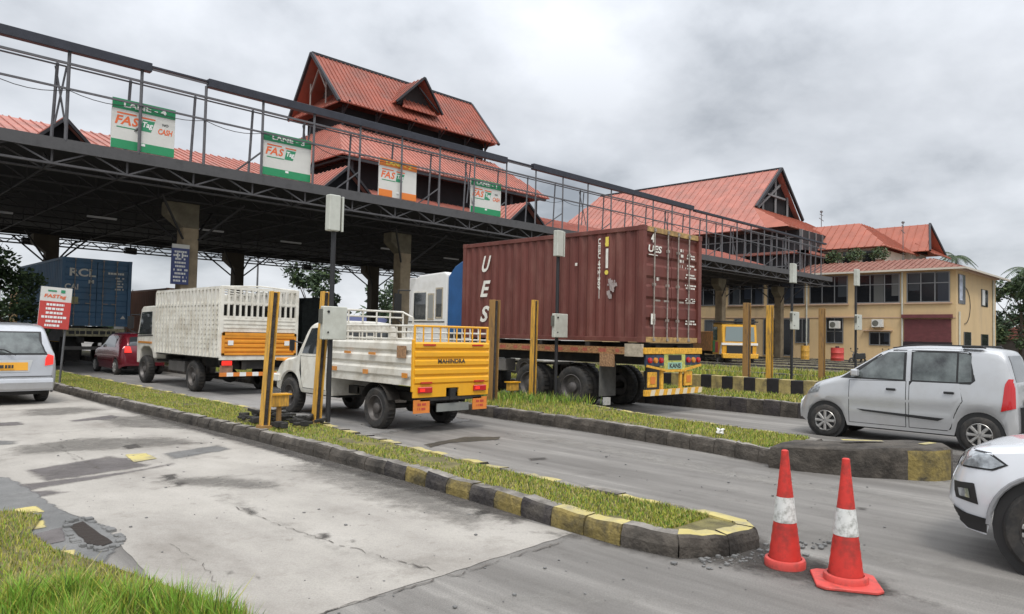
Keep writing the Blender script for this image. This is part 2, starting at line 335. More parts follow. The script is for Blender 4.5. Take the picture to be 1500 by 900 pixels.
def softmat(m,amt=1.0,lo=.28,hi=.72,gain=1.7):
    if (m.name,amt) in _soft: return _soft[(m.name,amt)]
    n_=m.copy(); n_.name=m.name+'_worn_edge'; t=n_.node_tree; L=t.links.new; b=t.nodes['Principled BSDF']; o=[n for n in t.nodes if n.type=='OUTPUT_MATERIAL'][0]
    at=t.nodes.new('ShaderNodeAttribute'); at.attribute_name='fade'; co=t.nodes.new('ShaderNodeTexCoord')
    nz=t.nodes.new('ShaderNodeTexNoise'); nz.inputs['Scale'].default_value=5; nz.inputs['Detail'].default_value=10; nz.inputs['Roughness'].default_value=.72; L(co.outputs['Object'],nz.inputs['Vector'])
    a=t.nodes.new('ShaderNodeMath'); a.operation='MULTIPLY_ADD'; a.inputs[1].default_value=gain; a.inputs[2].default_value=-gain/2; L(nz.outputs[0],a.inputs[0])
    sb=t.nodes.new('ShaderNodeMath'); sb.operation='ADD'; L(at.outputs['Fac'],sb.inputs[0]); L(a.outputs[0],sb.inputs[1])
    mr=t.nodes.new('ShaderNodeMapRange'); mr.interpolation_type='SMOOTHSTEP'; mr.inputs[1].default_value=lo; mr.inputs[2].default_value=hi; L(sb.outputs[0],mr.inputs[0])
    me_=t.nodes.new('ShaderNodeMath'); me_.operation='MULTIPLY'; me_.inputs[1].default_value=amt; L(mr.outputs[0],me_.inputs[0]); mr=me_
    tr=t.nodes.new('ShaderNodeBsdfTransparent'); mx_=t.nodes.new('ShaderNodeMixShader'); L(mr.outputs[0],mx_.inputs[0]); L(tr.outputs[0],mx_.inputs[1]); L(b.outputs[0],mx_.inputs[2]); L(mx_.outputs[0],o.inputs[0])
    _soft[(m.name,amt)]=n_; return n_
def soft(name,poly,z,m,w_=.15,seed=1,faint=0):
    """thin sheet whose edge wears away: 'fade' grows with the distance from the outline"""
    P=[(p[0],p[1]) for p in poly]; x0=min(p[0] for p in P)-.02;x1=max(p[0] for p in P)+.02;y0=min(p[1] for p in P)-.02;y1=max(p[1] for p in P)+.02
    y1=min(y1,x0*0+40); st=max(.03,min(.12,w_*.4)); 
    if (x1-x0)*(y1-y0)/st/st>60000: st=math.sqrt((x1-x0)*(y1-y0)/60000)
    nx=int((x1-x0)/st)+2;ny=int((y1-y0)/st)+2; vs=[];fd=[]
    for i in range(nx):
        for j in range(ny):
            x=x0+i*st;y=y0+j*st; ins=inside((x,y),P); d=0
            if ins:
                d=9
                for k in range(len(P)):
                    ax,ay=P[k];bx,by=P[k-1]; dx,dy=bx-ax,by-ay; t=max(0,min(1,((x-ax)*dx+(y-ay)*dy)/(dx*dx+dy*dy+1e-9))); d=min(d,math.hypot(x-ax-t*dx,y-ay-t*dy))
            vs.append((x,y,z)); fd.append(min(1,d/w_))
    fs=[]
    for i in range(nx-1):
        for j in range(ny-1):
            q=(i*ny+j,(i+1)*ny+j,(i+1)*ny+j+1,i*ny+j+1)
            if max(fd[k] for k in q)>0: fs.append(q)
    me=bpy.data.meshes.new(name); me.from_pydata(vs,[],fs); at=me.attributes.new('fade','FLOAT','POINT'); at.data.foreach_set('value',fd)
    me.materials.append(softmat(m,faint,.05,1.25,1.9) if faint else softmat(m)); o=bpy.data.objects.new(name,me); COL.objects.link(o); return struct(o)
def inside(p,poly):
    c=False;n=len(poly);x,y=p
    for i in range(n):
        a=poly[i];b=poly[i-1]
        if (a[1]>y)!=(b[1]>y) and x<(b[0]-a[0])*(y-a[1])/(b[1]-a[1])+a[0]: c=not c
    return c
def grass(name,pts_fn,n,hmin,hmax,wid,mats,weights,label,seed=1,lean=.5):
    rnd=random.Random(seed); mb=MB(); ms=list(range(len(mats)))
    for i in range(n):
        q=pts_fn(rnd)
        if q is None: continue
        x,y,z,hs,wi=q
        h=rnd.uniform(hmin,hmax)*hs; a=rnd.uniform(0,6.283); dx,dy=math.cos(a),math.sin(a); l=rnd.uniform(0,lean)*h; w2=wid*rnd.uniform(.6,1.3)
        b=rnd.uniform(0,6.283); lx,ly=math.cos(b)*l,math.sin(b)*l
        mb.cur=rnd.choices(ms,wi or weights)[0]
        o=len(mb.v)
        mb.v+=[(x-dx*w2,y-dy*w2,z),(x+dx*w2,y+dy*w2,z),(x+dx*w2*.6+lx*.4,y+dy*w2*.6+ly*.4,z+h*.6),(x-dx*w2*.6+lx*.4,y-dy*w2*.6+ly*.4,z+h*.6),(x+lx,y+ly,z+h)]
        mb.f+=[(o,o+1,o+2,o+3),(o+3,o+2,o+4)]; mb.mi+=[mb.cur]*2
    o=mb.build(name,mats,fixn=False); o['kind']='stuff'; o['label']=label; o['category']='grass'; return o
from mathutils import noise as mnoise
# ------------------------------------------------------------------ ground and paving
gnd=MB().add([(-400,-300,0),(900,-300,0),(900,900,0),(-400,900,0)],[(0,1,2,3)]).build('ground',asphalt); struct(gnd)
# pale concrete slab of the nearest lane
cp=[(4.86,4.10),(3.7,4.02),(2.32,3.93),(1.80,3.85),(1.78,5.2),(1.95,6.9),(1.72,8.2),(1.62,9.2),(1.6,60),(4.86,60)]
sheet('concrete_lane',cp,.004,concrete,.012,seed=3)
soft('road_patch',[gp(30,690),gp(160,668),gp(195,672),gp(230,683),gp(120,700),gp(60,708)],.008,patchdark,.12,seed=4,faint=.88)
soft('road_patch',[gp(232,665),gp(320,652),gp(345,658),gp(330,662),gp(250,676)],.008,patchmid,.12,seed=5,faint=.88)
soft('road_patch',[gp(-40,715),gp(60,706),gp(190,690),gp(260,676),gp(262,681),gp(150,703),gp(60,718),gp(120,720),gp(50,733),gp(-40,738)],.0065,patchdark,.12,seed=6,faint=.88)
soft('road_patch',[gp(95,617),gp(165,608),gp(180,611),gp(170,615),gp(105,619)],.008,patchdark,.12,seed=7,faint=.88)
soft('road_patch',[gp(-30,620),gp(35,618),gp(42,623),gp(-30,628)],.008,patchdark,.12,seed=8,faint=.88)
soft('road_patch',[gp(-30,645),gp(30,646),gp(32,652),gp(-30,655)],.008,patchmid,.12,seed=9,faint=.88)
soft('yellow_road_mark',[gp(180,667),gp(215,665),gp(233,673),gp(195,679)],.012,kerbtopyel,.035,seed=10)
soft('sunken_kerb_paving',[gp(-60,695),gp(20,700),gp(60,722),gp(85,740),gp(120,757),gp(165,770),gp(185,790),gp(175,812),gp(140,845),gp(100,850),gp(40,800),gp(-60,790)],.008,patchmid,.10,seed=11)
for i,(pl,m) in enumerate([([(10,748),(55,742),(70,752),(30,757)],kerbtopyel),([(35,768),(68,762),(72,775),(40,780)],kerbtopyel),([(0,757),(50,752),(62,762),(10,768)],patchdark),([(45,785),(95,772),(100,795),(60,803)],patchdark),([(60,812),(112,806),(118,815),(75,822)],kerbtopyel)]):
    soft('faded_kerb_paint',[gp(*p) for p in pl],.0125,m,.05,seed=20+i)
drain=mat('drain_dark',(.03,.022,.017),.95,bump=1,bscale=20)
sheet('drain_hole',[gp(102,772),gp(122,766),gp(134,774),gp(165,797),gp(150,803),gp(125,797)],.0135,drain,.01,seed=31)
mb=MB(); rr=random.Random(5)
rim=[gp(98,768),gp(124,761),gp(150,772),gp(180,790),gp(172,800),gp(150,809),gp(122,803),gp(103,790)]
for k in range(len(rim)):
    for j in range(5):
        p=rim[k].lerp(rim[(k+1)%len(rim)],(j+rr.random())/5); s_=rr.uniform(.012,.035); mb.box(p.x-s_,p.y-s_,0,p.x+s_,p.y+s_,rr.uniform(.012,.04))
o=mb.build('broken_rim_rubble',patchmid,bevel=.006); o['kind']='stuff'
# dirt around island tips and kerb feet
dirtm=road_mat('road_grit_and_shade',[(.3,(.07,.062,.055)),(.7,(.16,.14,.12))],4,(1,1,1),.7,1,.95,(.04,.035,.03),.6)
soft('road_grit_and_shade',[gp(700,772),gp(850,795),gp(960,822),gp(1060,832),gp(1110,845),gp(1180,850),gp(1240,872),gp(1330,885),gp(1400,900),gp(1420,893),gp(1330,868),gp(1300,850),gp(1200,815),gp(1130,790),gp(1108,775),gp(1060,800),gp(860,780)],.005,dirtm,.22,faint=.9,seed=40)
soft('road_grit_and_shade',[(10.35,2.6),(10.15,2.9),(9.45,4.2),(9.5,4.9),(9.9,6),(10.05,8),(10.15,12),(10.4,12),(10.4,4),(12.6,3.3),(12.5,2.6)],.005,dirtm,.22,faint=.9,seed=41)
soft('road_grit_and_shade',[(4.62,4.6),(4.72,8),(4.68,12),(4.75,20),(5.2,20),(5.2,4.6)],.0085,dirtm,.22,faint=.9,seed=42)
soft('road_grit_and_shade',[(5.75,2.8),(5.95,5),(6.2,8),(6.35,14),(6.0,14),(5.6,8),(5.5,3)],.005,dirtm,.22,faint=.9,seed=43)
soft('mud_streak',[gp(615,652),gp(680,640),gp(735,640),gp(735,645),gp(660,650),gp(630,658)],.006,soil,.1,seed=44)
pale=road_mat('worn_pale_asphalt',[(.3,(.22,.21,.20)),(.7,(.33,.315,.295))],1.4,(1.5,.2,1),.4,.4,.85,(.12,.11,.10),.5)
soft('worn_lane_surface',[(6.25,9.8),(9.9,10.6),(9.9,80),(6.4,80)],.004,pale,.5,seed=45)
staincon=road_mat('stained_concrete',[(.3,(.17,.155,.135)),(.7,(.27,.25,.22))],3,(1,1,1),.5,.7,.9,(.09,.08,.07),.7)
pit_and_shade=road_mat('pits_and_contact_shade',[(.3,(.07,.062,.055)),(.7,(.14,.125,.11))],6,(1,1,1),.6,1,.95,(.04,.035,.03),.6)
palest=road_mat('pale_dust',[(.3,(.30,.28,.25)),(.7,(.40,.38,.345))],2,(1,1,1),.3,.5,.9,(.2,.18,.16),.5)
for i,(pl,z_,m_,w_) in enumerate([
  ([(300,715),(345,722),(420,760),(520,800),(640,830),(640,845),(560,830),(450,795),(350,750),(300,730)],.0065,staincon,.30),
  ([(210,700),(330,695),(420,705),(430,722),(330,720),(220,712)],.0066,staincon,.28),
  ([(0,655),(120,640),(260,640),(330,650),(230,658),(120,664),(0,672)],.0067,staincon,.35),
  ([(120,612),(260,606),(330,618),(300,632),(160,628)],.0068,staincon,.35),
  ([(20,600),(120,595),(180,600),(100,610),(20,612)],.0069,staincon,.4),
  ([(420,660),(620,690),(780,760),(700,790),(520,740),(400,690)],.0058,staincon,.6),
  ([(340,742),(372,745),(385,756),(362,757)],.0095,pit_and_shade,.09),
  ([(230,697),(262,694),(268,703),(240,706)],.0096,pit_and_shade,.09),([(250,707),(275,708),(272,716),(252,714)],.0097,pit_and_shade,.08),
  ([(460,782),(485,780),(490,790),(466,792)],.0098,pit_and_shade,.07),([(600,828),(628,830),(622,838),(602,836)],.0099,pit_and_shade,.07),
  ([(325,838),(345,836),(350,842),(330,846)],.0095,pit_and_shade,.06),([(370,845),(386,846),(384,852),(372,851)],.0096,pit_and_shade,.05),([(510,792),(522,791),(524,797),(512,798)],.0097,pit_and_shade,.05),
  ([(175,655),(200,650),(212,656),(185,660)],.0098,pit_and_shade,.07),([(90,650),(112,672),(120,690),(104,672),(84,654)],.0099,pit_and_shade,.07)]):
    soft('stain',[gp(*p) for p in pl],z_,m_,w_,seed=60+i,faint=.75 if m_ is staincon else .95)
for i,(pl,w_) in enumerate([([(735,628),(900,650),(1100,690),(1380,735),(1380,752),(1080,708),(880,668),(730,640)],.45),([(735,606),(950,628),(1200,665),(1480,720),(1480,735),(1180,682),(930,642),(735,618)],.35),([(1130,750),(1300,800),(1500,860),(1500,890),(1280,835),(1130,775)],.4),([(560,880),(800,850),(1000,870),(1200,900),(900,900),(600,905)],.45)]):
    soft('dust_streak',[gp(*p) for p in pl],.0045+i*.0003,palest,w_,seed=90+i,faint=.6)
for i,(cx_,cy_) in enumerate([(5.36,2.0),(5.40,2.46)]): soft('road_grit_and_shade',[(cx_+math.cos(a*.6)*(.42),cy_+math.sin(a*.6)*.42) for a in range(10)],.0072+i*.0002,pit_and_shade,.30,seed=120+i,faint=.85)  # grime ring under each cone, with contact shade painted in
for i,(pl,w_) in enumerate([([(1235,650),(1500,672),(1500,690),(1235,664)],.3),([(680,752),(720,745),(740,750),(700,760)],.1),([(770,672),(800,670),(805,674),(775,677)],.07),([(1140,700),(1160,699),(1165,703),(1145,704)],.05),([(1250,742),(1275,745),(1272,750),(1252,747)],.06)]):
    soft('oil_stain',[gp(*p) for p in pl],.0058+i*.0002,pit_and_shade,w_,seed=97+i,faint=.8)
def crack(pts,wd,seed,z=.0105):
    r_=random.Random(seed); P=[gp(*p) for p in pts]; mb=MB(); L_=[]
    for a,b in zip(P[:-1],P[1:]):
        n_=max(2,int((b-a).length/.05))
        for j in range(n_): q=a.lerp(b,j/n_); L_.append(Vector((q.x+r_.gauss(0,.012),q.y+r_.gauss(0,.012),z)))
    for i in range(len(L_)-1):
        a,b=L_[i],L_[i+1]; d=(b-a); n2=Vector((-d.y,d.x,0)).normalized()*wd*r_.uniform(.15,.7)
        if r_.random()<.22: continue
        mb.add([a-n2,b-n2,b+n2,a+n2],[(0,1,2,3)])
    return struct(mb.build('crack',mat('crack_dark',(.12,.105,.09),.95,var=.3,scale=9),fixn=False))
crack([(345,745),(420,775),(500,800),(600,828),(690,850)],.008,1); crack([(205,722),(330,700),(430,690),(560,690)],.006,2,.0107); crack([(60,650),(110,668),(150,690)],.007,3,.0109)
crack([(0,642),(120,632),(260,622),(400,618)],.008,4,.0103); crack([(190,600),(240,602),(330,596)],.006,5); crack([(470,900),(600,862),(720,828),(832,792)],.011,6,.0101)
crack([(640,652),(700,640),(760,645)],.010,7,.0102); crack([(250,800),(300,830),(330,880)],.005,8)
# loose pebbles and bits of leaf on the paving
mb=MB(); rr=random.Random(11)
for i in range(260):
    x=rr.uniform(2,4.7) if i%2 else rr.uniform(5,9.5); y=rr.uniform(2.2,13); s_=rr.choice([.004,.005,.007,.011])
    if 4.8<x<6.3 and y>2.7: continue
    mb.box(x-s_,y-s_*rr.uniform(.5,1.6),0.004,x+s_,y+s_,.006+s_*rr.uniform(.3,.9))
for i in range(170):
    t=rr.random(); cx_=4.95+t*1.5+rr.gauss(0,.13); cy_=(2.95-.35*t if t<.6 else 2.74+ (t-.6)*-.9)+rr.gauss(0,.09)-.06; s_=rr.choice([.004,.006,.008,.012,.018])
    if inside((cx_,cy_),[(5.30,2.86),(5.72,2.82),(5.90,3.0),(5.93,4.3),(4.9,4.4),(4.86,3.6),(4.94,3.1)]): continue
    mb.box(cx_-s_,cy_-s_*rr.uniform(.5,1.6),0.004,cx_+s_,cy_+s_,.006+s_*rr.uniform(.4,1.1))
o=mb.build('gravel',patchmid,bevel=.002); o['kind']='stuff'
# ------------------------------------------------------------------ kerbed islands
def island(name,outline,h,kw,paint=None,label=None,seed=1,tipraise=0,tipn=0,grassfill=True):
    """outline CCW polygon; ring of kerb stones of width kw round a turf bed"""
    rnd=random.Random(seed); pts=[Vector(p) for p in outline]; n=len(pts)
    # inner offset
    inn=[]
    for k in range(n):
        a=pts[k-1];b=pts[k];c=pts[(k+1)%n]; d1=(b-a).normalized();d2=(c-b).normalized(); n1=Vector((-d1.y,d1.x));n2=Vector((-d2.y,d2.x)); m=(n1+n2).normalized()
        inn.append(b+m*kw/max(.5,m.dot(n1)))
    mb=MB(); per=0; idx=0
    for k in range(n):
        a=pts[k];b=pts[(k+1)%n];ia=inn[k];ib=inn[(k+1)%n]; L=(b-a).length; st=max(1,round(L/.42))
        for j in range(st):
            t0=j/st;t1=(j+1)/st; p0=a.lerp(b,t0);p1=a.lerp(b,t1);q0=ia.lerp(ib,t0);q1=ia.lerp(ib,t1)
            hz=h(p0.lerp(p1,.5)) if callable(h) else h
            g=.006
            d=(p1-p0).normalized(); p0=p0+d*g;p1=p1-d*g;q0=q0+d*g;q1=q1-d*g
            w_=[rnd.uniform(-.012,.012) for _ in range(4)]; nn=Vector((-d.y,d.x))
            p0t=p0+nn*(.02+w_[0]);p1t=p1+nn*(.02+w_[1]); dz=[rnd.uniform(-.014,.01) for _ in range(4)]
            c=paint(p0.lerp(p1,.5),idx,rnd) if paint else (0,1)
            # subdivided block for a chipped, uneven outline
            U=4; V=3; vs=[]
            def pt(u,v,w2):
                lo=p0.lerp(p1,u);hi=p0t.lerp(p1t,u);qi=q0.lerp(q1,u)
                return lo,hi,qi
            rows=[]
            for ui in range(U+1):
                u=ui/U; lo,hi,qi=pt(u,0,0); jz=rnd.uniform(-.008,.008); jo=rnd.uniform(-.008,.008)
                zt=hz+dz[0]*(1-u)+dz[1]*u+jz
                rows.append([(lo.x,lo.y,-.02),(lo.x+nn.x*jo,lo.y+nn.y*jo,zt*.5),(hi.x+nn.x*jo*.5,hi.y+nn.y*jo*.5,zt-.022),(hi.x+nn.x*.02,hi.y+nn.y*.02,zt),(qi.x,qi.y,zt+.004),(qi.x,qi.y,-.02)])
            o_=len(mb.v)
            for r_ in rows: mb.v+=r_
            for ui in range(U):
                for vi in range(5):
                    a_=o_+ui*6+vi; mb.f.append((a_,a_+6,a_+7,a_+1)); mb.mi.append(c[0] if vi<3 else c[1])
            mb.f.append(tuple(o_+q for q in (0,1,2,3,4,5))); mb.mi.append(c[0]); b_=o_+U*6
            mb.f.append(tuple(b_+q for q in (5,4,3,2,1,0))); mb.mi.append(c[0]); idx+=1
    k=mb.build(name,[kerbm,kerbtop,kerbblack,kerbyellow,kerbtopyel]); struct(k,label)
    # turf bed
    hb=(lambda p:h(p)-.015) if callable(h) else (lambda p:h-.015)
    xs=[p.x for p in inn]; ys=[p.y for p in inn]
    me=MB(); me.add([(p.x,p.y,hb(p)) for p in inn],[tuple(range(n))]); bed=me.build('turf_bed',turf); bed.parent=k
    return k,inn
def inside(p,poly):
    c=False;n=len(poly);x,y=p
    for i in range(n):
        a=poly[i];b=poly[i-1]
        if (a[1]>y)!=(b[1]>y) and x<(b[0]-a[0])*(y-a[1])/(b[1]-a[1])+a[0]: c=not c
    return c
# island 1 (nearest): CCW, tip towards the camera
I1=[(5.30,2.86),(5.72,2.82),(5.90,3.0),(5.93,4.3),(5.98,6),(6.08,7.5),(6.25,9.5),(6.55,11.5),(6.6,16),(6.6,60),(4.90,60),(4.90,21.3),(4.95,15.4),(5.10,10.6),(5.06,6.8),(4.90,4.4),(4.86,3.6),(4.94,3.1)]
def pnt1(p,i,rnd):
    y=p.y
    if y<3.75 and p.x<5.6: return (rnd.choice([0,0,3]),rnd.choice([1,4,4]))
    if p.x>5.6:
        return (2,4) if int(y/.55)%2 else (2,1)
    if y<7.2: return (3,4 if y<5 else 1) if int(y/.42)%2 else (2,1)
    return (0,1)
h1=lambda p: .17
isl1,in1=island('kerb_island',I1,h1,.17,pnt1,'long grassy kerb island with worn black and yellow tip',3)
I2=[(9.60,4.42),(11.30,4.55),(11.45,5.0),(11.7,6.5),(12.0,8.2),(12.75,10.5),(12.75,60),(10.35,60),(10.35,12.2),(10.22,8.3),(9.85,5.6)]
def h2(p): return .50 if p.y<3.9 else (.46 if p.y<4.7 and p.x>10.6 else .22)
def pnt2(p,i,rnd):
    if p.y<3.3 and p.x>10.8: return (rnd.choice([0,3,2]),rnd.choice([1,4]))
    return (rnd.choice([0,0,2]),1) if p.x<11.5 else (0,rnd.choice([1,4]))
isl2,in2=island('kerb_island',I2,lambda p:.22,.17,pnt2,'second kerb island running past the red container lorry',5)
# raised concrete nose block on island 2
nose=MB(); nose.cur=0
np_=[(9.40,4.52),(9.50,3.95),(9.70,3.42),(10.15,2.70),(10.50,2.60),(10.95,2.80),(11.0,3.15),(10.65,3.75),(10.35,4.2),(10.3,4.62)]
cx,cy=10.2,3.6; vs=[];mm=len(np_); lay=[(1.0,-.02),(1.005,.13),(1.0,.26),(.985,.345),(.94,.37)]
rr=random.Random(3); dense=[]
for k in range(mm):
    a=Vector(np_[k]);b=Vector(np_[(k+1)%mm])
    for j in range(8): dense.append(a.lerp(b,j/8))
D=len(dense)
for f_,z in lay:
    for p in dense:
        j=mnoise.noise(Vector((p.x*3,p.y*3,z*5)))*.035; vs.append((cx+(p.x-cx)*(f_)+j,cy+(p.y-cy)*f_+j,(z+(.02*mnoise.noise(Vector((p.x*2,p.y*2,9))) if z>.3 else 0))*(1.12-.16*(p.y-2.6))))
vs.append((cx,cy,.385)); fs=[];mi=[]
for l in range(len(lay)-1):
    for k in range(D):
        fs.append((l*D+k,l*D+(k+1)%D,(l+1)*D+(k+1)%D,(l+1)*D+k)); p=dense[k]; 
        yel=(p.x>10.9 and p.y<3.2 and (abs((p.x-11.55)-(.2-z)*0)<.45)); mi.append((3 if 9.98<p.x<10.42 and p.y<3.0 else 0) if l<3 else 0)
t=(len(lay)-1)*D
for k in range(D):
    fs.append((t+k,t+(k+1)%D,len(vs)-1)); p=dense[k]; mi.append(0)
nose.v=vs;nose.f=fs;nose.mi=mi
nz=nose.build('island_nose_block',[kerbm,kerbtop,kerbblack,kerbyellow,kerbtopyel],smooth=True); struct(nz,'raised cement nose of the second kerb island')
mk=MB()
for (a,b) in [((9.95,3.75),(10.3,3.35)),((10.45,2.9),(10.75,2.85))]:
    a=Vector(a);b=Vector(b);d=(b-a).normalized();nn=Vector((-d.y,d.x))*.1
    mk.box(0,0,0,0,0,0) if False else mk.add([(a.x,a.y,.412),(b.x,b.y,.412),(b.x+nn.x,b.y+nn.y,.412),(a.x+nn.x,a.y+nn.y,.412)],[(0,1,2,3)])
o=mk.build('nose_paint_mark',kerbtopyel); o.parent=nz
I3=[(15.9,2.2),(18.3,2.2),(18.4,60),(16.0,60),(16.0,12.8),(16.05,9.5),(15.95,7),(15.85,4)]
isl3,in3=island('kerb_island',I3,lambda p:.34,.17,lambda p,i,r:(r.choice([0,2]),1),'third kerb island carrying the striped barrier',6)
for i,x in enumerate((21.3,26.6,31.9,37.2,42.5,47.8,53.1,58.4,63.6)):
    island('kerb_island',[(x,4),(x+1,3.4),(x+2,4),(x+2,60),(x,60)],lambda p:.25,.17,lambda p,i,r:(r.choice([0,2]),1),'farther kerb island beyond the striped barrier',50+i)
island('kerb_island',[(-.9,9.5),(.2,9.5),(1.45,9.6),(1.5,12),(1.5,60),(-.9,60)],lambda p:.2,.17,lambda p,i,r:(2,1),'kerb island on the left of the pale lane',70)
# striped barrier kerb on island 3
sb=thing('striped_barrier','low barrier of painted black and yellow blocks behind the lane of the silver hatchback','barrier',(18.25,0,.32))
byel=mat('barrier_yellow',(.40,.32,.13),.85,var=.3,scale=5,dirt=(.13,.11,.07),dirt_amt=.85,dscale=4)
bblk=mat('barrier_black',(.02,.018,.02),.85,var=.3,scale=6)
y=3.0;k=0
while y<14.2:
    b=MB().box(0,y+.003,-.33,.3,y+.322,.39+ (k%3)*.008).build('block',bblk if k%2 else byel,sb,bevel=.012); y+=.325;k+=1
# ------------------------------------------------------------------ grass
def ingrass(poly,z,ylim,edge=.0,dens=None,hfn=None):
    xs=[p[0] for p in poly];x0,x1=min(xs),max(xs)
    def f(r):
        # more blades near the camera
        u=r.random(); y=ylim[0]+(ylim[1]-ylim[0])*u**1.7; x=r.uniform(x0,x1)
        if not inside((x,y),poly): return None
        nv=mnoise.noise(Vector((x*1.3,y*.8,3)))+.5*mnoise.noise(Vector((x*4,y*3,7)))
        if nv<-.62+ .15*r.random(): return None
        g=mnoise.noise(Vector((x*.9+5,y*.6,1)))
        wi=[3+3*max(0,-g),2+3*max(0,g),2.2+2*max(0,-g),.4,1.3]
        return (x,y,z if not callable(z) else z(x,y),1+.5*nv+(hfn(x,y) if hfn else 0),wi)
    return f
p1=[(a.x,a.y) for a in in1]
p1w=[(5.0,3.6),(5.08,3.15),(5.3,3.03),(5.68,3.0),(5.76,3.5),(5.83,6),(5.93,8),(6.13,10),(6.42,12),(6.45,60),(5.02,60),(5.08,21),(5.12,15),(5.24,10.6),(5.2,6.8),(5.03,4.4)]
grass('grass',ingrass(p1w,.155,(3.3,30)),60000,.018,.046,.006,grassm,[1]*5,'short yellow green grass on the nearest kerb island',1,.8)
def pink(x,y): return 1.2 if 11.0<y<13.4 else (.3 if y>9 else 0)
p2w=[(9.72,4.55),(11.15,4.68),(11.3,5.1),(11.55,6.5),(11.85,8.2),(12.6,10.6),(12.6,60),(10.5,60),(10.5,12.2),(10.38,8.3),(10.0,5.6)]
grass('grass',ingrass(p2w,.21,(4.7,30),hfn=pink),48000,.022,.06,.008,grassm,[1]*5,'grass with taller tufts on the second kerb island',2,.7)
p3w=[(16.1,3),(18.2,3),(18.25,40),(16.15,40),(16.1,7)]
grass('grass',ingrass(p3w,.33,(3,20)),16000,.03,.09,.012,grassm,[1]*5,'thin grass strip before the striped barrier',3,.7)
for i,x in enumerate((21.3,26.6,31.9)):
    grass('grass',ingrass([(x+.15,4.2),(x+1.85,4.2),(x+1.85,30),(x+.15,30)],.24,(4.2,22)),7000,.08,.28,.018,grassm,[1]*5,'rough grass on a farther kerb island',4+i,.6)
# verge, near left corner: low mossy mound with a bright tall tuft
vg=[(1.62,7.45),(1.50,7.75),(.9,8.3),(-2.5,8.6),(-2.5,2.5),(2.3,2.5),(2.2,3.4),(1.95,4.1),(1.80,4.9),(1.62,5.7),(1.45,6.3),(1.42,6.9)]
vm=MB(); vm.add([(a,b,.03) for a,b in vg],[tuple(range(len(vg)))]); o=vm.build('verge',turf); struct(o,'grassy verge in the near left corner')
def vf(r):
    y=2.6+5.8*r.random()**1.2; x=r.uniform(-1.2,2.1)
    if not inside((x,y),vg): return None
    nv=mnoise.noise(Vector((x*2,y*2,3)))
    return (x,y,.025,1+.5*nv,[4,2,3,.6,.8])
grass('grass',vf,60000,.02,.055,.004,grassm,[1]*5,'low yellowish verge grass in the near left corner',11,.9)
def tf(r):
    a=r.gauss(0,.28); b=r.gauss(0,.42); c=r.choice([(1.30,4.95),(1.5,4.55),(1.05,5.0),(1.65,4.3),(1.2,4.4),(1.75,4.05)]); x=c[0]-.08+a*.40; y=c[1]-.12+b*.34
    if not inside((x,y),vg) : return None
    d=math.hypot(a/.28,b/.42)
    return (x,y,.03,max(.35,1.25-.35*d),[2.2,2.5,.8,6,1.0])
grass('grass',tf,8500,.10,.28,.0045,grassm,[1]*5,'bright green tall grass tuft at the bottom left',12,.75)
# taller weeds round the posts
def wf(r):
    c=r.choice([(11.3,12.0),(11.8,11.6),(12.2,11.9),(11.8,11.9),(12.4,10.9)]); return (c[0]+r.gauss(0,.3),c[1]+r.gauss(0,.4),.22,1,[1,3,.5,2,3])
grass('weeds',wf,1800,.07,.24,.010,grassm,[1]*5,'tall weeds round the yellow posts beside the container lorry',13,.8)
# litter: small white scrap on island 2, planks at post foot
sp=gp(1055,634,.25); mb=MB()
rr=random.Random(2)
for k in range(9):
    mb.tube((sp.x+rr.uniform(-.07,.07),sp.y+rr.uniform(-.05,.05),.24),(sp.x+rr.uniform(-.1,.1),sp.y+rr.uniform(-.08,.08),.31),.03,5,.012)
tag(mb.build('paper_scrap',white),'crumpled white paper scrap on the grass of the second island','litter')
mb=MB()
for k in range(16):
    a=Vector((5.35+rr.uniform(0,.95),11.1+rr.uniform(-.6,.9),.23+rr.uniform(0,.05))); an=rr.uniform(0,3.14); l=rr.uniform(.15,.5); mb.bar(a,a+Vector((math.cos(an)*l,math.sin(an)*l,rr.uniform(0,.1))),rr.uniform(.02,.05))
for k in range(60):
    a=Vector((5.35+rr.uniform(0,1.0),11.2+rr.uniform(-.8,1.1),.22)); s_=rr.uniform(.02,.07); mb.box(a.x-s_,a.y-s_,.2,a.x+s_,a.y+s_,.2+rr.uniform(.03,.09))
o=mb.build('rubble',mat('burnt_rubble',(.03,.028,.025),.95,var=.4,scale=9),bevel=.008); o['kind']='stuff'; o['label']='dark rubble and scrap between the two near yellow posts'; o['category']='rubble'
# ------------------------------------------------------------------ yellow gate posts, pedestals, pole boxes
def post(x,y,z0,h,label,lean=(0,0),m=yellowpost,w_=.125):
    """U-channel steel post"""
    t=thing('gate_post',label,'post',(x,y,z0),0,'yellow gate posts on the kerb islands')
    t.rotation_euler=(lean[0],lean[1],0)
    mb=MB(); d=w_/2; th=.022
    mb.box(-d,-d,-.05,-d+th,d,h); mb.box(d-th,-d,-.05,d,d,h); mb.box(-d+th,d-th,-.05,d-th,d,h)
    mb.build('channel',m,t,bevel=.004)
    MB().box(-.03,-d+.03,-.05,.03,d-th-.002,h-.02).build('inner_rib',kerbblack,t)
    MB().box(-d-.03,-d-.03,-.06,d+.03,d+.03,.02).build('base_plate',rustpost,t,bevel=.004)
    return t
post(5.28,10.78,.2,2.12,'yellow channel post left of the small yellow box, nearest the pale lane',(0,R(2.6)))
post(6.28,10.95,.2,2.18,'yellow channel post behind the grey cabinet pole near the white pickup',(0,R(2.6)))
post(11.05,11.74,.2,2.29,'rusty yellow channel post just right of the pickup tailgate',(0,R(.8)),rustpost,.18)
post(12.33,11.72,.2,2.35,'clean bright yellow post in front of the container lorry wheels',(0,R(.6)))
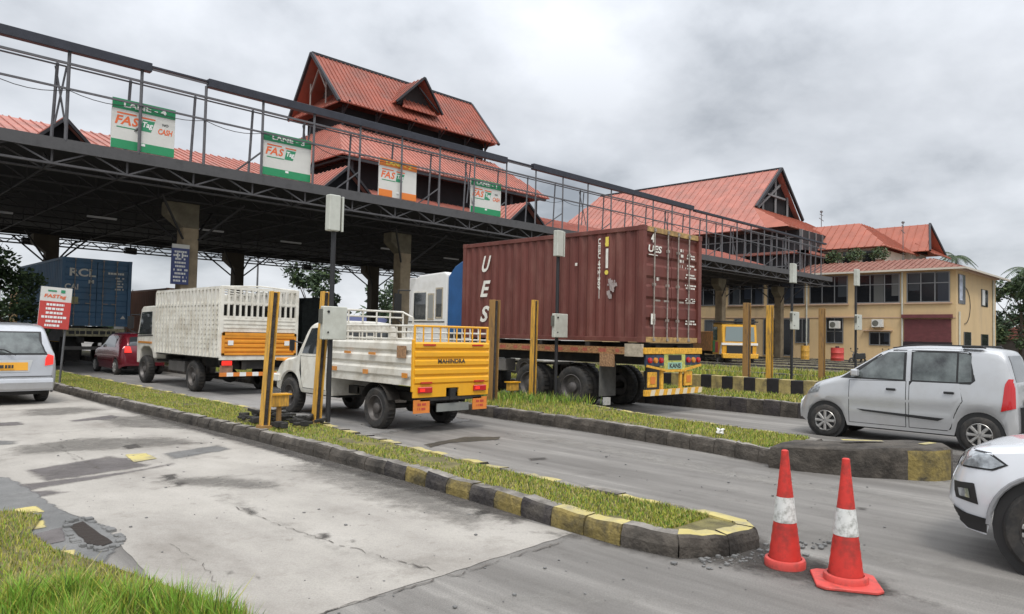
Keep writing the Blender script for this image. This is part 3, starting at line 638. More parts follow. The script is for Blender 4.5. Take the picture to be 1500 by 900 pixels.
post(21.9,11.3,.25,2.68,'rusty yellow post beside the front of the yellow lorry',(0,0),rustpost,.19)
post(23.3,11.2,.25,2.66,'plain yellow post to the right of the rusty post by the yellow lorry',(0,0),yellowpost,.18)
post(27.6,11.2,.25,2.75,'weathered yellow post in front of the ochre building wall, farthest right',(0,0),rustpost,.19)
def pedestal(x,y,z0,h,label):
    t=thing('sensor_pedestal',label,'pedestal',(x,y,z0),0,'small yellow pedestal boxes')
    MB().box(-.14,-.07,h-.2,.14,.07,h).build('box',yellowpost,t,bevel=.01)
    MB().box(-.03,-.03,0,.03,.03,h-.2).build('stem',rustpost,t)
    MB().box(-.17,-.10,h-.01,.17,.10,h+.012).build('lid',tgyellow,t)
pedestal(5.68,11.1,.2,.46,'small yellow box on a stem between the two near posts')
pedestal(11.95,12.0,.2,.42,'small yellow box among weeds beside the container lorry')
def polebox(x,y,z0,top,low,label,s=1.0):
    """black pole with an upper lamp box and a lower meter cabinet"""
    t=thing('equipment_pole',label,'pole',(x,y,z0),0,'black poles with grey boxes')
    MB().tube((0,0,0),(0,0,top-z0-.1),.042*s,10).build('pole',polem,t,smooth=True)
    zt=top-z0
    MB().box(-.16*s,-.12,zt-.60*s,.05*s,.02,zt).build('upper_box',boxgrey,t,bevel=.012)
    MB().box(.055*s,-.08,zt-.58*s,.085*s,.0,zt-.02).build('upper_bracket',boxdark,t,bevel=.006)
    MB().box(.09*s,-.10,zt-.60*s,.125*s,-.06,zt-.01).build('open_door',boxgrey,t,bevel=.004)
    zl=low-z0
    c=MB().box(-.23*s,-.15,zl,.22*s,-.045,zl+.55*s).build('meter_cabinet',boxgrey,t,bevel=.012)
    MB().box(-.262*s,-.13,zl+.26*s,-.233*s,-.05,zl+.5*s).build('vent_grille',boxdark,c)
    MB().revolve([(0,0),(.022,0),(.022,-.01)],(-.14*s,-.155,zl+.46*s),'y',10).build('lock',blackplastic,c)
    MB().revolve([(0,0),(.015,0),(.015,-.01)],(-.14*s,-.155,zl+.12*s),'y',10).build('lock',blackplastic,c)
    return t
polebox(6.36,10.72,.2,3.98,1.57,'tall black pole with white cabinet in front of the pickup cab')
polebox(12.56,11.2,.2,4.16,1.68,'tall black pole with cabinet in front of the red container side')
polebox(23.1,10.35,.25,4.25,2.1,'black pole with cabinet before the dark ground floor window of the ochre building',1.05)
polebox(28.5,10.3,.25,4.5,2.2,'black pole with cabinet before the ochre wall left of the maroon shutter',1.05)
# ------------------------------------------------------------------ traffic cones
def cone(x,y,label,rz,h=.87,flat=True,tilt=(0,0)):
    t=thing('traffic_cone',label,'traffic cone',(x,y,.005),rz,'red and white traffic cones'); t.rotation_euler=(tilt[0],tilt[1],rz)
    def prof(z): return .026+(.125-.026)*((1-z/h)**1.12)
    zs=[.05+(h-.05)*k/24 for k in range(25)]
    def part(name,za,zb,m,off=0):
        zz=[z for z in zs if za<z<zb]; zz=[za]+zz+[zb]; pr=[(prof(z)+off+.0015*math.sin(z*90),z) for z in zz]
        if zb>=h: pr+= [(.018,h+.006),(.001,h+.008)]
        MB().revolve(pr,(0,0,0),'z',28).build(name,m,t,smooth=True)
    part('lower_shell',.05,h*.41,conered); part('white_sleeve',h*.39,h*.605,conewhite,.003); part('upper_shell',h*.59,h,conered)
    MB().revolve([(.148,.0),(.150,.045),(.143,.062),(.122,.066)],(0,0,0),'z',28).build('skirt',conepink,t,smooth=True)
    if flat:
        b=.215; MB().prism([(-b,-b+.05),(-b+.05,-b),(b-.05,-b),(b,-b+.05),(b,b-.05),(b-.05,b),(-b+.05,b),(-b,b-.05)],'z',0,.022).build('base',conepink,t,bevel=.005)
    return t
cone(5.36,2.00,'red cone with clean white sleeve on a square base, nearest the camera',R(30))
cone(5.40,2.46,'red cone with torn grimy sleeve at the tip of the near island',R(10),.87,False,(0,R(-1.5)))
# ------------------------------------------------------------------ wheels and car shells
def wheel(parent,x,y,r,w_,style='steel',side=-1,name='wheel'):
    """axis along x; side=-1 means the outer face looks to -x"""
    t=MB(); hw=w_/2
    t.revolve([(r*.62,-hw*.9),(r*.70,-hw),(r*.90,-hw),(r*.975,-hw*.8),(r,-hw*.55),(r,hw*.55),(r*.975,hw*.8),(r*.90,hw),(r*.70,hw),(r*.62,hw*.9)],(x,y,r),'x',32)
    if style!='car':
        for k in range(32):
            a=2*math.pi*k/32; c,s_=math.cos(a),math.sin(a)
            t.bar((x-hw*.6,y+c*r*1.0,r+s_*r*1.0),(x+hw*.6,y+c*r*1.0,r+s_*r*1.0),.022)
    W=t.build(name,rubber,parent,smooth=True); o=side*hw
    m=hubcap if style=='car' else rimgrey
    b=MB(); s1=side
    if style=='truck':
        b.revolve([(r*.64,o*.9),(r*.60,o*.95),(r*.57,o*.55),(r*.52,o*.25),(r*.26,o*.22),(r*.24,o*.7),(r*.15,o*.85),(.001,o*.9)],(x,y,r),'x',28)
        for k in range(8):
            a=2*math.pi*k/8; b.tube((x+o*.2,y+math.cos(a)*r*.38,r+math.sin(a)*r*.38),(x+o*.32,y+math.cos(a)*r*.38,r+math.sin(a)*r*.38),.02,6)
    else:
        b.revolve([(r*.66,o*.92),(r*.63,o*1.02),(r*.60,o*.9),(r*.55,o*.55),(r*.001,o*.6)],(x,y,r),'x',28)
    rim_=b.build('rim',m if style!='truck' else rimgrey,W,smooth=True)
    if style in('car','alloy'):
        b=MB(); ns=8 if style=='car' else 5
        for k in range(ns):
            a=2*math.pi*k/ns
            for da in ((0,) if style=='car' else (-.16,.16)):
                p0=(x+o*1.0,y+math.cos(a)*r*.10,r+math.sin(a)*r*.10); p1=(x+o*.98,y+math.cos(a+da)*r*.60,r+math.sin(a+da)*r*.60); b.tube(p0,p1,r*.085 if style=='car' else r*.06,6,r*.10 if style=='car' else r*.06)
        b.revolve([(r*.17,o*.9),(r*.16,o*1.05),(.001,o*1.1)],(x,y,r),'x',14)
        b.build('hubcap' if style=='car' else 'spokes',hubcap,W,smooth=True)
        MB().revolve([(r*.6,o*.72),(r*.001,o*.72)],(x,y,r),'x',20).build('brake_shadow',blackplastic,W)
    return W
def interp(keys,x):
    if x<=keys[0][0]: return keys[0][1]
    if x>=keys[-1][0]: return keys[-1][1]
    for i in range(len(keys)-1):
        x0,y0=keys[i];x1,y1=keys[i+1]
        if x0<=x<=x1:
            # monotone cubic
            def sl(j):
                if j<=0 or j>=len(keys)-1:
                    j0=max(0,min(len(keys)-2,j if j<=0 else j-1)); return (keys[j0+1][1]-keys[j0][1])/(keys[j0+1][0]-keys[j0][0]+1e-9)
                a=(keys[j][1]-keys[j-1][1])/(keys[j][0]-keys[j-1][0]+1e-9); b=(keys[j+1][1]-keys[j][1])/(keys[j+1][0]-keys[j][0]+1e-9)
                return 0 if a*b<=0 else 2*a*b/(a+b)
            h=x1-x0; t=(x-x0)/h; m0=sl(i)*h;m1=sl(i+1)*h
            return y0*(2*t**3-3*t*t+1)+m0*(t**3-2*t*t+t)+y1*(-2*t**3+3*t*t)+m1*(t**3-t*t)
class Shell:
    def __init__(s,parent,m,sp):
        s.sp=sp; s.parent=parent; L=sp['L']; y0=sp.get('y0',0); ys=[y0]
        extra=[y0+d for d in (.01,.025,.05,.08,.12,.17)]+[L-d for d in (.01,.025,.05,.08,.12,.17)]
        n=int((L-y0)/.045); ys=sorted(set([round(y0+(L-y0)*k/n,4) for k in range(n+1)]+[round(e_,4) for e_ in extra]))
        mb=MB(); secs=[]
        for y in ys: secs.append(s.section(y))
        P=len(secs[0])
        for sec in secs: mb.v+=sec
        for k in range(len(secs)-1):
            for j in range(P-1): mb.f.append((k*P+j,k*P+j+1,(k+1)*P+j+1,(k+1)*P+j)); mb.mi.append(0)
        mb.f.append(tuple(range(P))); mb.f.append(tuple((len(secs)-1)*P+j for j in range(P-1,-1,-1))); mb.mi+=[0,0]
        s.obj=mb.build('body',m,parent,smooth=True)
        bm=bmesh.new(); bm.from_mesh(s.obj.data); s.bvh=BVHTree.FromBMesh(bm); bm.free()
    def section(s,y):
        sp=s.sp; top=interp(sp['top'],y); belt=interp(sp['belt'],y); wd=interp(sp['w'],y); wt=interp(sp['wt'],y); bot=interp(sp['bot'],y)
        for yc,zc,ra in sp['arch']:
            if abs(y-yc)<ra: bot=max(bot,zc+math.sqrt(ra*ra-(y-yc)**2))
        belt=min(belt,top-.05); gh=max(0,top-belt); full=min(1,gh/.35)
        bulge=sp.get('bulge',.02); crease=sp.get('crease',.0)
        pts=[(wd*.955,bot)]
        for t in (.12,.3,.45,.6,.75,.9):
            z=bot+(belt-bot)*t; zz=(z-.25)/(belt-.25+1e-6); 
            x=wd-bulge*(2*zz-1)**2*1.2 if zz<.6 else wd-bulge*((zz-.6)/.4)**1.4
            x-=crease*math.exp(-((z-sp.get('cz',.6))/.05)**2)
            pts.append((x,z))
        xb=wd-bulge
        pts.append((xb,belt))
        wt_=wt if gh>.12 else min(xb*.97,wt+ (xb*.95-wt)*(1-full))
        for t in (.3,.6,.85): pts.append((xb+(wt_-xb)*(t**1.25),belt+(gh-.07*full-.02)*t))
        rt=.07*full+.02
        pts.append((wt_,top-rt)); pts.append((wt_*.965,top-rt*.55)); pts.append((wt_*.88,top-rt*.25)); pts.append((wt_*.6,top-rt*.05)); pts.append((wt_*.3,top+.0)); 
        half=pts; right=[(x,y,z) for x,z in half]; left=[(-x,y,z) for x,z in reversed(half)]
        return right+left
    def panel(s,name,poly,axis,m,off=.004,parent=None,nu=14,nv=8,smooth=True,thick=0):
        """poly in (y,z) for axis '-x'/'+x', (x,z) for '-y'/'+y'; projected on the shell and stood off by off"""
        sgn=-1 if axis[0]=='-' else 1; ax=axis[1]; u0=min(p[0] for p in poly);u1=max(p[0] for p in poly)
        rows=[]; n=len(poly)
        for i in range(nu+1):
            u=u0+(u1-u0)*(i/nu)*.9996+(u1-u0)*.0002; zs=[]
            for k in range(n):
                a=poly[k];b=poly[(k+1)%n]
                if (a[0]-u)*(b[0]-u)<=0 and abs(a[0]-b[0])>1e-9: zs.append(a[1]+(b[1]-a[1])*(u-a[0])/(b[0]-a[0]))
            if len(zs)<2: continue
            lo,hi=min(zs),max(zs); row=[]
            for j in range(nv+1):
                z=lo+(hi-lo)*j/nv
                if ax=='x': o_=Vector((sgn*3,u,z)); d=Vector((-sgn,0,0))
                elif ax=='z': o_=Vector((z,u,4)); d=Vector((0,0,-1))
                else: o_=Vector((u,-3 if sgn<0 else 9,z)); d=Vector((0,-sgn,0))
                h,nr,_,_=s.bvh.ray_cast(o_,d)
                if h is None: row.append(None); continue
                if nr.dot(d)>0: nr=-nr
                row.append(h-d*off*.5+nr*off*.5)
            rows.append(row)
        mb=MB()
        idx={}
        for i,row in enumerate(rows):
            for j,p in enumerate(row):
                if p is not None: idx[(i,j)]=len(mb.v); mb.v.append(tuple(p))
        for i in range(len(rows)-1):
            for j in range(nv):
                q=[(i,j),(i+1,j),(i+1,j+1),(i,j+1)]
                if all(k in idx for k in q):
                    P4=[Vector(mb.v[idx[k]]) for k in q]
                    if max((P4[a]-P4[b]).length for a,b in ((0,1),(1,2),(2,3),(3,0)))<.35: mb.f.append(tuple(idx[k] for k in q)); mb.mi.append(0)
        if not mb.f: return None
        return mb.build(name,m,parent or s.parent,smooth=smooth)
def underbody(parent,x,y0,y1,z0=.2,z1=.55,name='underbody'):
    MB().box(-x,y0,z0,x,y1,z1).build(name,blackplastic,parent)
def inset(poly,d):
    cx=sum(p[0] for p in poly)/len(poly); cy=sum(p[1] for p in poly)/len(poly)
    o=[]
    for p in poly:
        v=Vector((p[0]-cx,p[1]-cy)); l=v.length; v=v*(max(0,l-d*1.3)/l); o.append((cx+v.x,cy+v.y))
    return o
# ---- silver tall hatchback (lane beyond the second island)
hb=thing('hatchback','silver tall hatchback seen side-on behind the cement island nose','car',(14.15,2.17,0))
sp=dict(L=3.74,
 top=[(0,.62),(.015,.80),(.04,1.02),(.09,1.18),(.16,1.37),(.24,1.55),(.34,1.635),(.8,1.675),(1.5,1.69),(2.0,1.665),(2.25,1.60),(2.5,1.44),(2.75,1.27),(2.95,1.135),(3.1,1.085),(3.35,1.0),(3.55,.90),(3.68,.80),(3.74,.66)],
 belt=[(0,.60),(.1,1.06),(.8,1.10),(1.8,1.075),(2.8,1.05),(3.1,.99),(3.4,.88),(3.7,.60)],
 w=[(0,.62),(.03,.67),(.08,.70),(.2,.73),(.5,.738),(3.0,.738),(3.3,.735),(3.5,.71),(3.6,.675),(3.66,.63),(3.70,.56)],
 wt=[(0,.58),(.1,.63),(.4,.62),(1.8,.62),(2.3,.62),(2.9,.66),(3.2,.6),(3.7,.36)],
 bot=[(0,.36),(.2,.27),(.5,.24),(3.1,.24),(3.5,.24),(3.7,.30)],
 arch=[(.79,.30,.345),(3.21,.30,.345)],bulge=.035,crease=.012,cz=.62)
sp={k:([(y if y>=1 else .28+.72*y,v) for y,v in q] if k in('top','belt','w','wt','bot') else q) for k,q in sp.items()}; sp['y0']=.28
S=Shell(hb,carsilver,sp)
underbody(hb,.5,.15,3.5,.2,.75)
for nm,a,b in (('front_door',1.86,2.80),('rear_door',1.02,1.82)):
    dp=[(a,.30),(b if nm=='front_door' else b,.30),(b,1.05),(a,1.08)] if nm=='front_door' else [(1.20,.30),(b,.30),(b,1.08),(1.03,1.09),(1.02,.80),(1.12,.62)]
    S.panel('door_gap',dp,'-x',seam,.002); S.panel(nm,inset(dp,.010),'-x',carsilver,.0045,nu=20,nv=12)
for sx in ('-x','+x'):
    S.panel('window_surround',[(1.87,1.075),(2.96,1.075),(2.45,1.42),(2.20,1.595),(1.87,1.605)],sx,blackplastic,.003,nu=20)
    S.panel('front_side_window',[(1.91,1.10),(2.78,1.10),(2.42,1.39),(2.17,1.56),(1.91,1.57)],sx,carglasslt,.006,nu=20)
    S.panel('window_surround',[(.90,1.075),(1.80,1.075),(1.80,1.605),(.96,1.605),(.87,1.55),(.85,1.14)],sx,blackplastic,.003)
    S.panel('rear_side_window',[(1.12,1.10),(1.77,1.10),(1.77,1.57),(1.12,1.57)],sx,carglasslt,.006)
    S.panel('quarter_window',[(.90,1.12),(1.09,1.10),(1.09,1.57),(.98,1.565),(.91,1.53)],sx,carglasslt,.006)
    S.panel('tail_lamp',[(.315,.74),(.50,.68),(.475,.85),(.455,1.10),(.41,1.19),(.345,1.19),(.32,.95)],sx,redlamp,.012,nu=18)
    S.panel('headlamp',[(3.34,.80),(3.60,.74),(3.60,.84),(3.30,.96)],sx,lamplens,.006)
    S.panel('side_moulding',[(1.30,.45),(2.62,.52),(2.66,.55),(1.28,.50)],sx,blackplastic,.016)
for yy in (2.02,1.14):
    h_=MB(); xx=-.735; 
    h_.box(xx-.028,yy,.905,xx-.004,yy+.15,.945); h_.build('door_handle',blackplastic,hb,bevel=.008)
MB().box(-.83,2.62,1.12,-.70,2.74,1.24).build('wing_mirror',carsilver,hb,bevel=.03,seg=3)
S.panel('rear_window',[(-.52,1.14),(.52,1.14),(.46,1.55),(-.46,1.55)],'-y',carglass,.006)
S.panel('windscreen',[(-.58,1.16),(.58,1.16),(.52,1.60),(-.52,1.60)],'+y',carglass,.006)
S.panel('number_plate',[(-.25,.74),(.25,.74),(.25,.86),(-.25,.86)],'-y',platey if False else signwhite,.02)
for s_ in (-1,1): 
    MB().path([(s_*.60,.72,1.665),(s_*.60,.95,1.695),(s_*.60,1.75,1.70),(s_*.60,2.1,1.635)],.011,6).build('roof_rail',blackplastic if s_<0 else blackplastic,hb)
    MB().box(s_*.60-.05,.75,1.66,s_*.60+.05,1.05,1.705).build('rail_pad',blackplastic,hb,bevel=.01)
for yy in (.79,3.21):
    wheel(hb,-.655,yy,.285,.165,'car',-1); wheel(hb,.655,yy,.285,.165,'car',1)
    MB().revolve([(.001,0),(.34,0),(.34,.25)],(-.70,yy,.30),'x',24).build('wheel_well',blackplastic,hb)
# ---- white compact SUV, front quarter at the right edge
su=thing('compact_suv','white SUV entering at the right edge, headlamp and front wheel showing','car',(7.42,-2.30,0))
sp=dict(L=4.03,
 top=[(0,.9),(.05,1.05),(.15,1.3),(.35,1.52),(.6,1.62),(1.3,1.66),(2.0,1.63),(2.3,1.53),(2.7,1.26),(2.95,1.06),(3.2,1.0),(3.6,.93),(3.8,.895),(3.92,.85),(3.99,.77),(4.03,.6)],
 belt=[(0,.8),(.2,1.05),(1,1.08),(2.5,1.05),(3.0,.98),(3.5,.92),(3.8,.84),(4.03,.55)],
 w=[(0,.68),(.05,.78),(.15,.85),(.4,.88),(3.2,.88),(3.55,.875),(3.72,.85),(3.85,.80),(3.93,.745),(3.98,.68),(4.03,.57)],
 wt=[(0,.6),(.4,.64),(2,.68),(2.9,.78),(3.4,.74),(3.7,.66),(3.98,.42)],
 bot=[(0,.4),(.3,.26),(3.6,.24),(3.85,.26),(3.98,.42)],
 arch=[(.72,.34,.39),(3.27,.34,.405)],bulge=.05,crease=.0,cz=.6)
S=Shell(su,carwhite,sp); underbody(su,.62,.2,3.7,.24,.8)
for sx in ('-x','+x'):
    S.panel('headlamp_surround',[(3.56,.80),(3.66,.745),(3.96,.735),(3.975,.82),(3.90,.875),(3.68,.875)],sx,blackplastic,.004,nu=24)
    S.panel('headlamp',[(3.585,.80),(3.67,.757),(3.95,.75),(3.96,.82),(3.89,.862),(3.69,.863)],sx,lamplens,.010,nu=24)
    S.panel('fog_lamp_recess',[(3.76,.47),(3.94,.49),(3.965,.61),(3.79,.63)],sx,blackplastic,.005)
    S.panel('fog_lamp',[(3.82,.51),(3.90,.51),(3.915,.57),(3.83,.58)],sx,lamplens,.012)
    S.panel('lower_cladding',[(3.66,.24),(3.84,.25),(3.99,.36),(3.985,.43),(3.85,.385),(3.68,.37)],sx,blackplastic,.010,nu=20)
    S.panel('side_window',[(1.0,1.12),(2.7,1.12),(2.35,1.50),(1.0,1.55)],sx,carglass,.006)
    S.panel('bonnet_gap',[(3.0,1.035),(3.38,.965),(3.38,.973),(3.0,1.043)],sx,seam,.004)
S.panel('grille',[(-.4,.62),(.4,.62),(.4,.80),(-.4,.80)],'+y',blackplastic,.006)
S.panel('windscreen',[(-.62,1.16),(.62,1.16),(.58,1.55),(-.58,1.55)],'+y',carglass,.006)
arc=MB()
for xs_ in (-1,):
    pts=[]
    for k in range(19):
        a=math.pi*k/18; pts.append((xs_*.872,3.27+math.cos(a)*.42,.34+math.sin(a)*.42))
    arc.path(pts,.018,6)
arc.build('arch_cladding',mat('grey_cladding',(.25,.25,.255),.6),su,smooth=True)
for yy in (.72,3.27):
    wheel(su,-.775,yy,.335,.215,'alloy',-1); wheel(su,.775,yy,.335,.215,'alloy',1)
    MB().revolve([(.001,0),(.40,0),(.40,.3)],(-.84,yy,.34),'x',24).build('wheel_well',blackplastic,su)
# ---- silver MPV, back at the left edge
mv=thing('people_carrier','silver people carrier seen from behind at the left edge of the pale lane','car',(3.24,18.2,0))
sp=dict(L=4.55,
 top=[(0,.60),(.03,.74),(.07,.98),(.12,1.15),(.25,1.45),(.36,1.62),(.5,1.70),(1.0,1.75),(2.4,1.745),(2.9,1.66),(3.4,1.36),(3.65,1.18),(4.0,1.07),(4.35,.95),(4.5,.8),(4.55,.62)],
 belt=[(0,.58),(.12,1.08),(1,1.12),(3.2,1.08),(3.7,1.0),(4.2,.86),(4.55,.55)],
 w=[(0,.78),(.03,.82),(.08,.86),(.2,.878),(1,.885),(3.8,.88),(4.2,.83),(4.4,.74),(4.55,.55)],
 wt=[(0,.70),(.12,.76),(.4,.70),(1,.70),(2.8,.70),(3.5,.76),(4.0,.72),(4.55,.5)],
 bot=[(0,.30),(.3,.24),(4.2,.24),(4.55,.3)],arch=[(.85,.33,.37),(3.6,.33,.37)],bulge=.04,crease=0,cz=.6)
S=Shell(mv,carsilver2,sp); underbody(mv,.6,.3,4.3,.2,.8)
S.panel('rear_window_surround',[(-.70,1.06),(.70,1.06),(.62,1.56),(-.62,1.56)],'-y',blackplastic,.004)
S.panel('rear_window',[(-.64,1.10),(.64,1.10),(.56,1.53),(-.56,1.53)],'-y',carglasslt,.009)
for s_ in (-1,1):
    S.panel('tail_lamp',[(s_*.64,.83),(s_*.80,.86),(s_*.805,1.04),(s_*.70,1.08),(s_*.645,.97)],'-y',redlamp if s_<0 else litlamp,.02)
S.panel('plate_recess',[(-.56,.70),(.36,.70),(.42,.955),(-.56,.955)],'-y',mat('chrome_trim',(.62,.62,.6),.3,metal=.6),.01)
np1=S.panel('number_plate',[(-.52,.735),(.33,.735),(.33,.905),(-.52,.905)],'-y',platey,.02)
MB().strokes((-.1,-.03,.82),(1,0,0),(0,0,1),.74,.13,1,random.Random(4)).build('lettering',ltdark,np1)
S.panel('bumper_line',[(-.78,.60),(.78,.60),(.78,.615),(-.78,.615)],'-y',seam,.012)
MB().prism([(-.03,.34),(.02,.30),(.12,.30),(.12,.58),(-.03,.56),(-.055,.48)],'x',-.80,.80).build('bumper',carsilver2,mv,bevel=.02,seg=2)
MB().path([(-.6,.06,1.20),(-.1,.03,1.17),(.1,-.01,1.06)],.014,5).build('wiper',blackplastic,mv)
for yy in (.85,3.6):
    wheel(mv,-.76,yy,.33,.2,'alloy',-1); wheel(mv,.76,yy,.33,.2,'alloy',1)
MB().box(.52,.45,.2,.72,.52,.42).build('mud_flap',blackplastic,mv); MB().box(-.72,.45,.2,-.52,.52,.42).build('mud_flap',blackplastic,mv)
# ---- dark red hatchback ahead of the cattle truck
rc=thing('hatchback','dark red hatchback with brake lamp lit, between the blue container lorry and the white truck','car',(8.92,27.6,0))
sp=dict(L=3.6,
 top=[(0,.62),(.03,.8),(.1,1.02),(.25,1.25),(.42,1.42),(.7,1.49),(1.5,1.51),(2.0,1.46),(2.6,1.1),(2.8,1.0),(3.3,.88),(3.55,.72),(3.6,.6)],
 belt=[(0,.6),(.1,.95),(1,.95),(2.6,.92),(3.2,.8),(3.6,.56)],w=[(0,.62),(.08,.74),(.3,.79),(3.0,.79),(3.4,.68),(3.6,.45)],
 wt=[(0,.55),(.4,.56),(2,.60),(2.8,.64),(3.6,.4)],bot=[(0,.34),(.3,.22),(3.4,.22),(3.6,.3)],arch=[(.62,.29,.33),(2.98,.29,.33)],bulge=.03,crease=0,cz=.6)
S=Shell(rc,carred,sp); underbody(rc,.5,.2,3.4)
for sx in ('-x','+x'):
    S.panel('side_window',[(.75,.98),(2.4,.98),(1.95,1.36),(.8,1.38)],sx,carglass,.006)
for s_ in (-1,1): S.panel('tail_lamp',[(s_*.42,.80),(s_*.66,.80),(s_*.64,1.02),(s_*.46,1.02)],'-y',litlamp,.02)
S.panel('rear_window',[(-.5,1.05),(.5,1.05),(.42,1.36),(-.42,1.36)],'-y',carglass,.008)
for yy in (.62,2.98):
    wheel(rc,-.71,yy,.28,.17,'car',-1); wheel(rc,.71,yy,.28,.17,'car',1)
MB().box(-.88,2.25,.98,-.78,2.4,1.10).build('wing_mirror',white,rc,bevel=.02)
# ------------------------------------------------------------------ white pickup with yellow tailgate
pk=thing('pickup_truck','white pickup with ribbed yellow tailgate standing between the two near kerb islands','pickup truck',(8.22,9.75,0))
W=.87
def ribbed(name,m,parent,axis,c,u0,u1,z0,z1,step=.135,th=.035,outward=-1):
    """pressed sheet with horizontal swages; face looks along outward*axis"""
    prof=[]; z=z0; k=0
    n=max(2,int(round((z1-z0)/step))); st=(z1-z0)/n
    for i in range(n):
        a=z0+i*st; prof+= [(0,a),(0,a+st*.18),(.028,a+st*.36),(.028,a+st*.82)]
    prof.append((0,z1)); poly=[(outward*d,z) for d,z in prof]+[(-outward*th,z1),(-outward*th,z0)]
    mb=MB()
    if axis=='x': # face normal along x: extrude along y
        mb.prism([(c+d,z) for d,z in poly],'y',u0,u1)
    else: mb.prism([(c+d,z) for d,z in poly],'x',u0,u1)
    return mb.build(name,m,parent,bevel=0)
tg=ribbed('tailgate',tgyellow,pk,'y',0.0,-W+.03,W-.03,.82,1.56)
MB().box(-W,-.01,.72,-W+.05,.05,1.60).box(W-.05,-.01,.72,W,.05,1.60).build('tailgate_post',tgyellow,pk,bevel=.008)
lo=MB().prism([(-W+.02,.62),(-.14,.62),(-.14,.77),(.14,.77),(.14,.62),(W-.02,.62),(W-.02,.84),(-W+.02,.84)],'y',-.012,.03).build('lower_skirt',tgyellow,pk,bevel=.006)
MB().text('MAHINDRA',(-.05,-.036,1.235),(1,0,0),(0,0,1),.62,.075).build('lettering',ltdark,tg)
for s_ in (-1,1):
    l=MB().box(s_*.62-.15,-.05,.70,s_*.62+.15,-.0135,.80).build('tail_lamp',redlamp,pk,bevel=.01); MB().box(s_*.62-.12,-.056,.725,s_*.62-.02,-.045,.775).build('lens',litlamp,l)
    MB().box(s_*.60-.12,-.045,.86,s_*.60+.12,-.029,.885).build('reflector',redlamp,tg)
    MB().box(s_*.55-.13,-.045,1.50,s_*.55+.13,-.029,1.525).build('reflector',redlamp,tg)
# top grille rails
rl=MB(); zt=1.83
rl.tube((-W+.03,0.02,zt),(W-.03,.02,zt),.02,8)
for k in range(10): x=-W+.04+(2*W-.08)*k/9; rl.tube((x,.02,1.56),(x,.02,zt),.014 if 0<k<9 else .022,6)
rl.build('rear_grille',tgyellow,pk,smooth=True)
for s_ in (-1,1):
    ribbed('side_panel',truckwhite,pk,'x',s_*(W-.02),.05,2.62,.90,1.56,.22,.03,s_)
    sd=MB(); 
    for z in (1.60,1.72,1.83): sd.tube((s_*(W-.03),.03,z),(s_*(W-.03),2.6,z),.017,6)
    for k in range(12): y=.05+2.55*k/11; sd.tube((s_*(W-.03),y,1.56),(s_*(W-.03),y,1.83),.013,5)
    for k in (2,5,8): y=.05+2.55*k/11; sd.box(s_*(W-.03)-.01,y,1.60,s_*(W-.03)+.01,y+.2,1.64)
    sd.build('side_grille',truckwhite,pk,smooth=True)
    for yy,zz in ((1.05,1.31),(1.85,1.31)): MB().box(s_*(W+.03)-.02,yy,zz,s_*(W+.03),yy+.2,zz+.045).build('reflector',amber,pk)
    for yy,zz in ((.12,.98),(1.3,.99),(2.35,1.0)): MB().box(s_*(W+.015)-.02,yy,zz-.03,s_*(W+.015)+.0,yy+.14,zz+.05).build('reflector',amber,pk)
    MB().box(s_*(W+.03)-.015,.15,1.28,s_*(W+.03),.40,1.49).build('notice_plate',mat('brown_notice',(.33,.19,.10),.7,var=.5,scale=24),pk)
    MB().box(s_*(W-.1)-.09,.02,.82,s_*(W-.1)+.09,2.6,.90).build('bed_sill',truckwhite,pk)
MB().box(-W+.03,.03,.86,W-.03,2.6,.90).build('bed_floor',chassis,pk)
MB().box(-W+.04,2.56,.9,W-.04,2.6,1.56).build('bed_headboard',truckwhite,pk)
fr=MB(); y=2.62; fr.tube((-W+.05,y,2.14),(W-.05,y,2.14),.022,8)
for k in range(6): x=-W+.05+(2*W-.1)*k/5; fr.tube((x,y,1.56),(x,y,2.14),.018,6)
fr.tube((-W+.05,y,2.02),(W-.05,y,2.02),.016,6); fr.tube((W-.05,y,2.14),(W-.05,y-.35,2.02),.018,6); fr.tube((W-.05,y-.35,2.02),(W-.05,y-.35,1.83),.018,6)
fr.build('ladder_frame',truckwhite,pk,smooth=True)
ch=MB(); ch.box(-.40,.1,.50,-.30,4.6,.66).box(.30,.1,.50,.40,4.6,.66)
for y in (.15,1.2,2.3,3.4,4.5): ch.box(-.4,y,.52,.4,y+.08,.64)
ch.box(-.70,.0,.555,.70,.06,.615); ch.box(-.06,-.03,.56,.06,.03,.76)
ch.build('chassis_frame',chassis,pk,bevel=.005)
MB().tube((-.6,1.12,.38),(.6,1.12,.38),.05,8).revolve([(.001,-.14),(.13,-.05),(.13,.05),(.001,.14)],(0.0,1.12,.38),'y',12).build('rear_axle',chassis,pk,smooth=True)
MB().box(-.30,.03,.36,.42,.06,.50).build('bumper_plate',mat('galvanised',(.30,.31,.29),.6,metal=.4,var=.3,scale=4,dirt=(.16,.15,.12),dirt_amt=.6),pk)
mf=MB()
for s_,x in ((-1,-.66),(1,.66)):
    a=MB().box(x-.17,.0,.36,x+.17,.015,.585).build('mud_flap',orangefl,pk); MB().strokes((x,-.004,.47),(1,0,0),(0,0,1),.26,.15,2,random.Random(8)).build('lettering',signred,a)
for yy in (1.12,4.28):
    wheel(pk,-.73,yy,.365,.225,'truck',-1); wheel(pk,.73,yy,.365,.225,'truck',1)
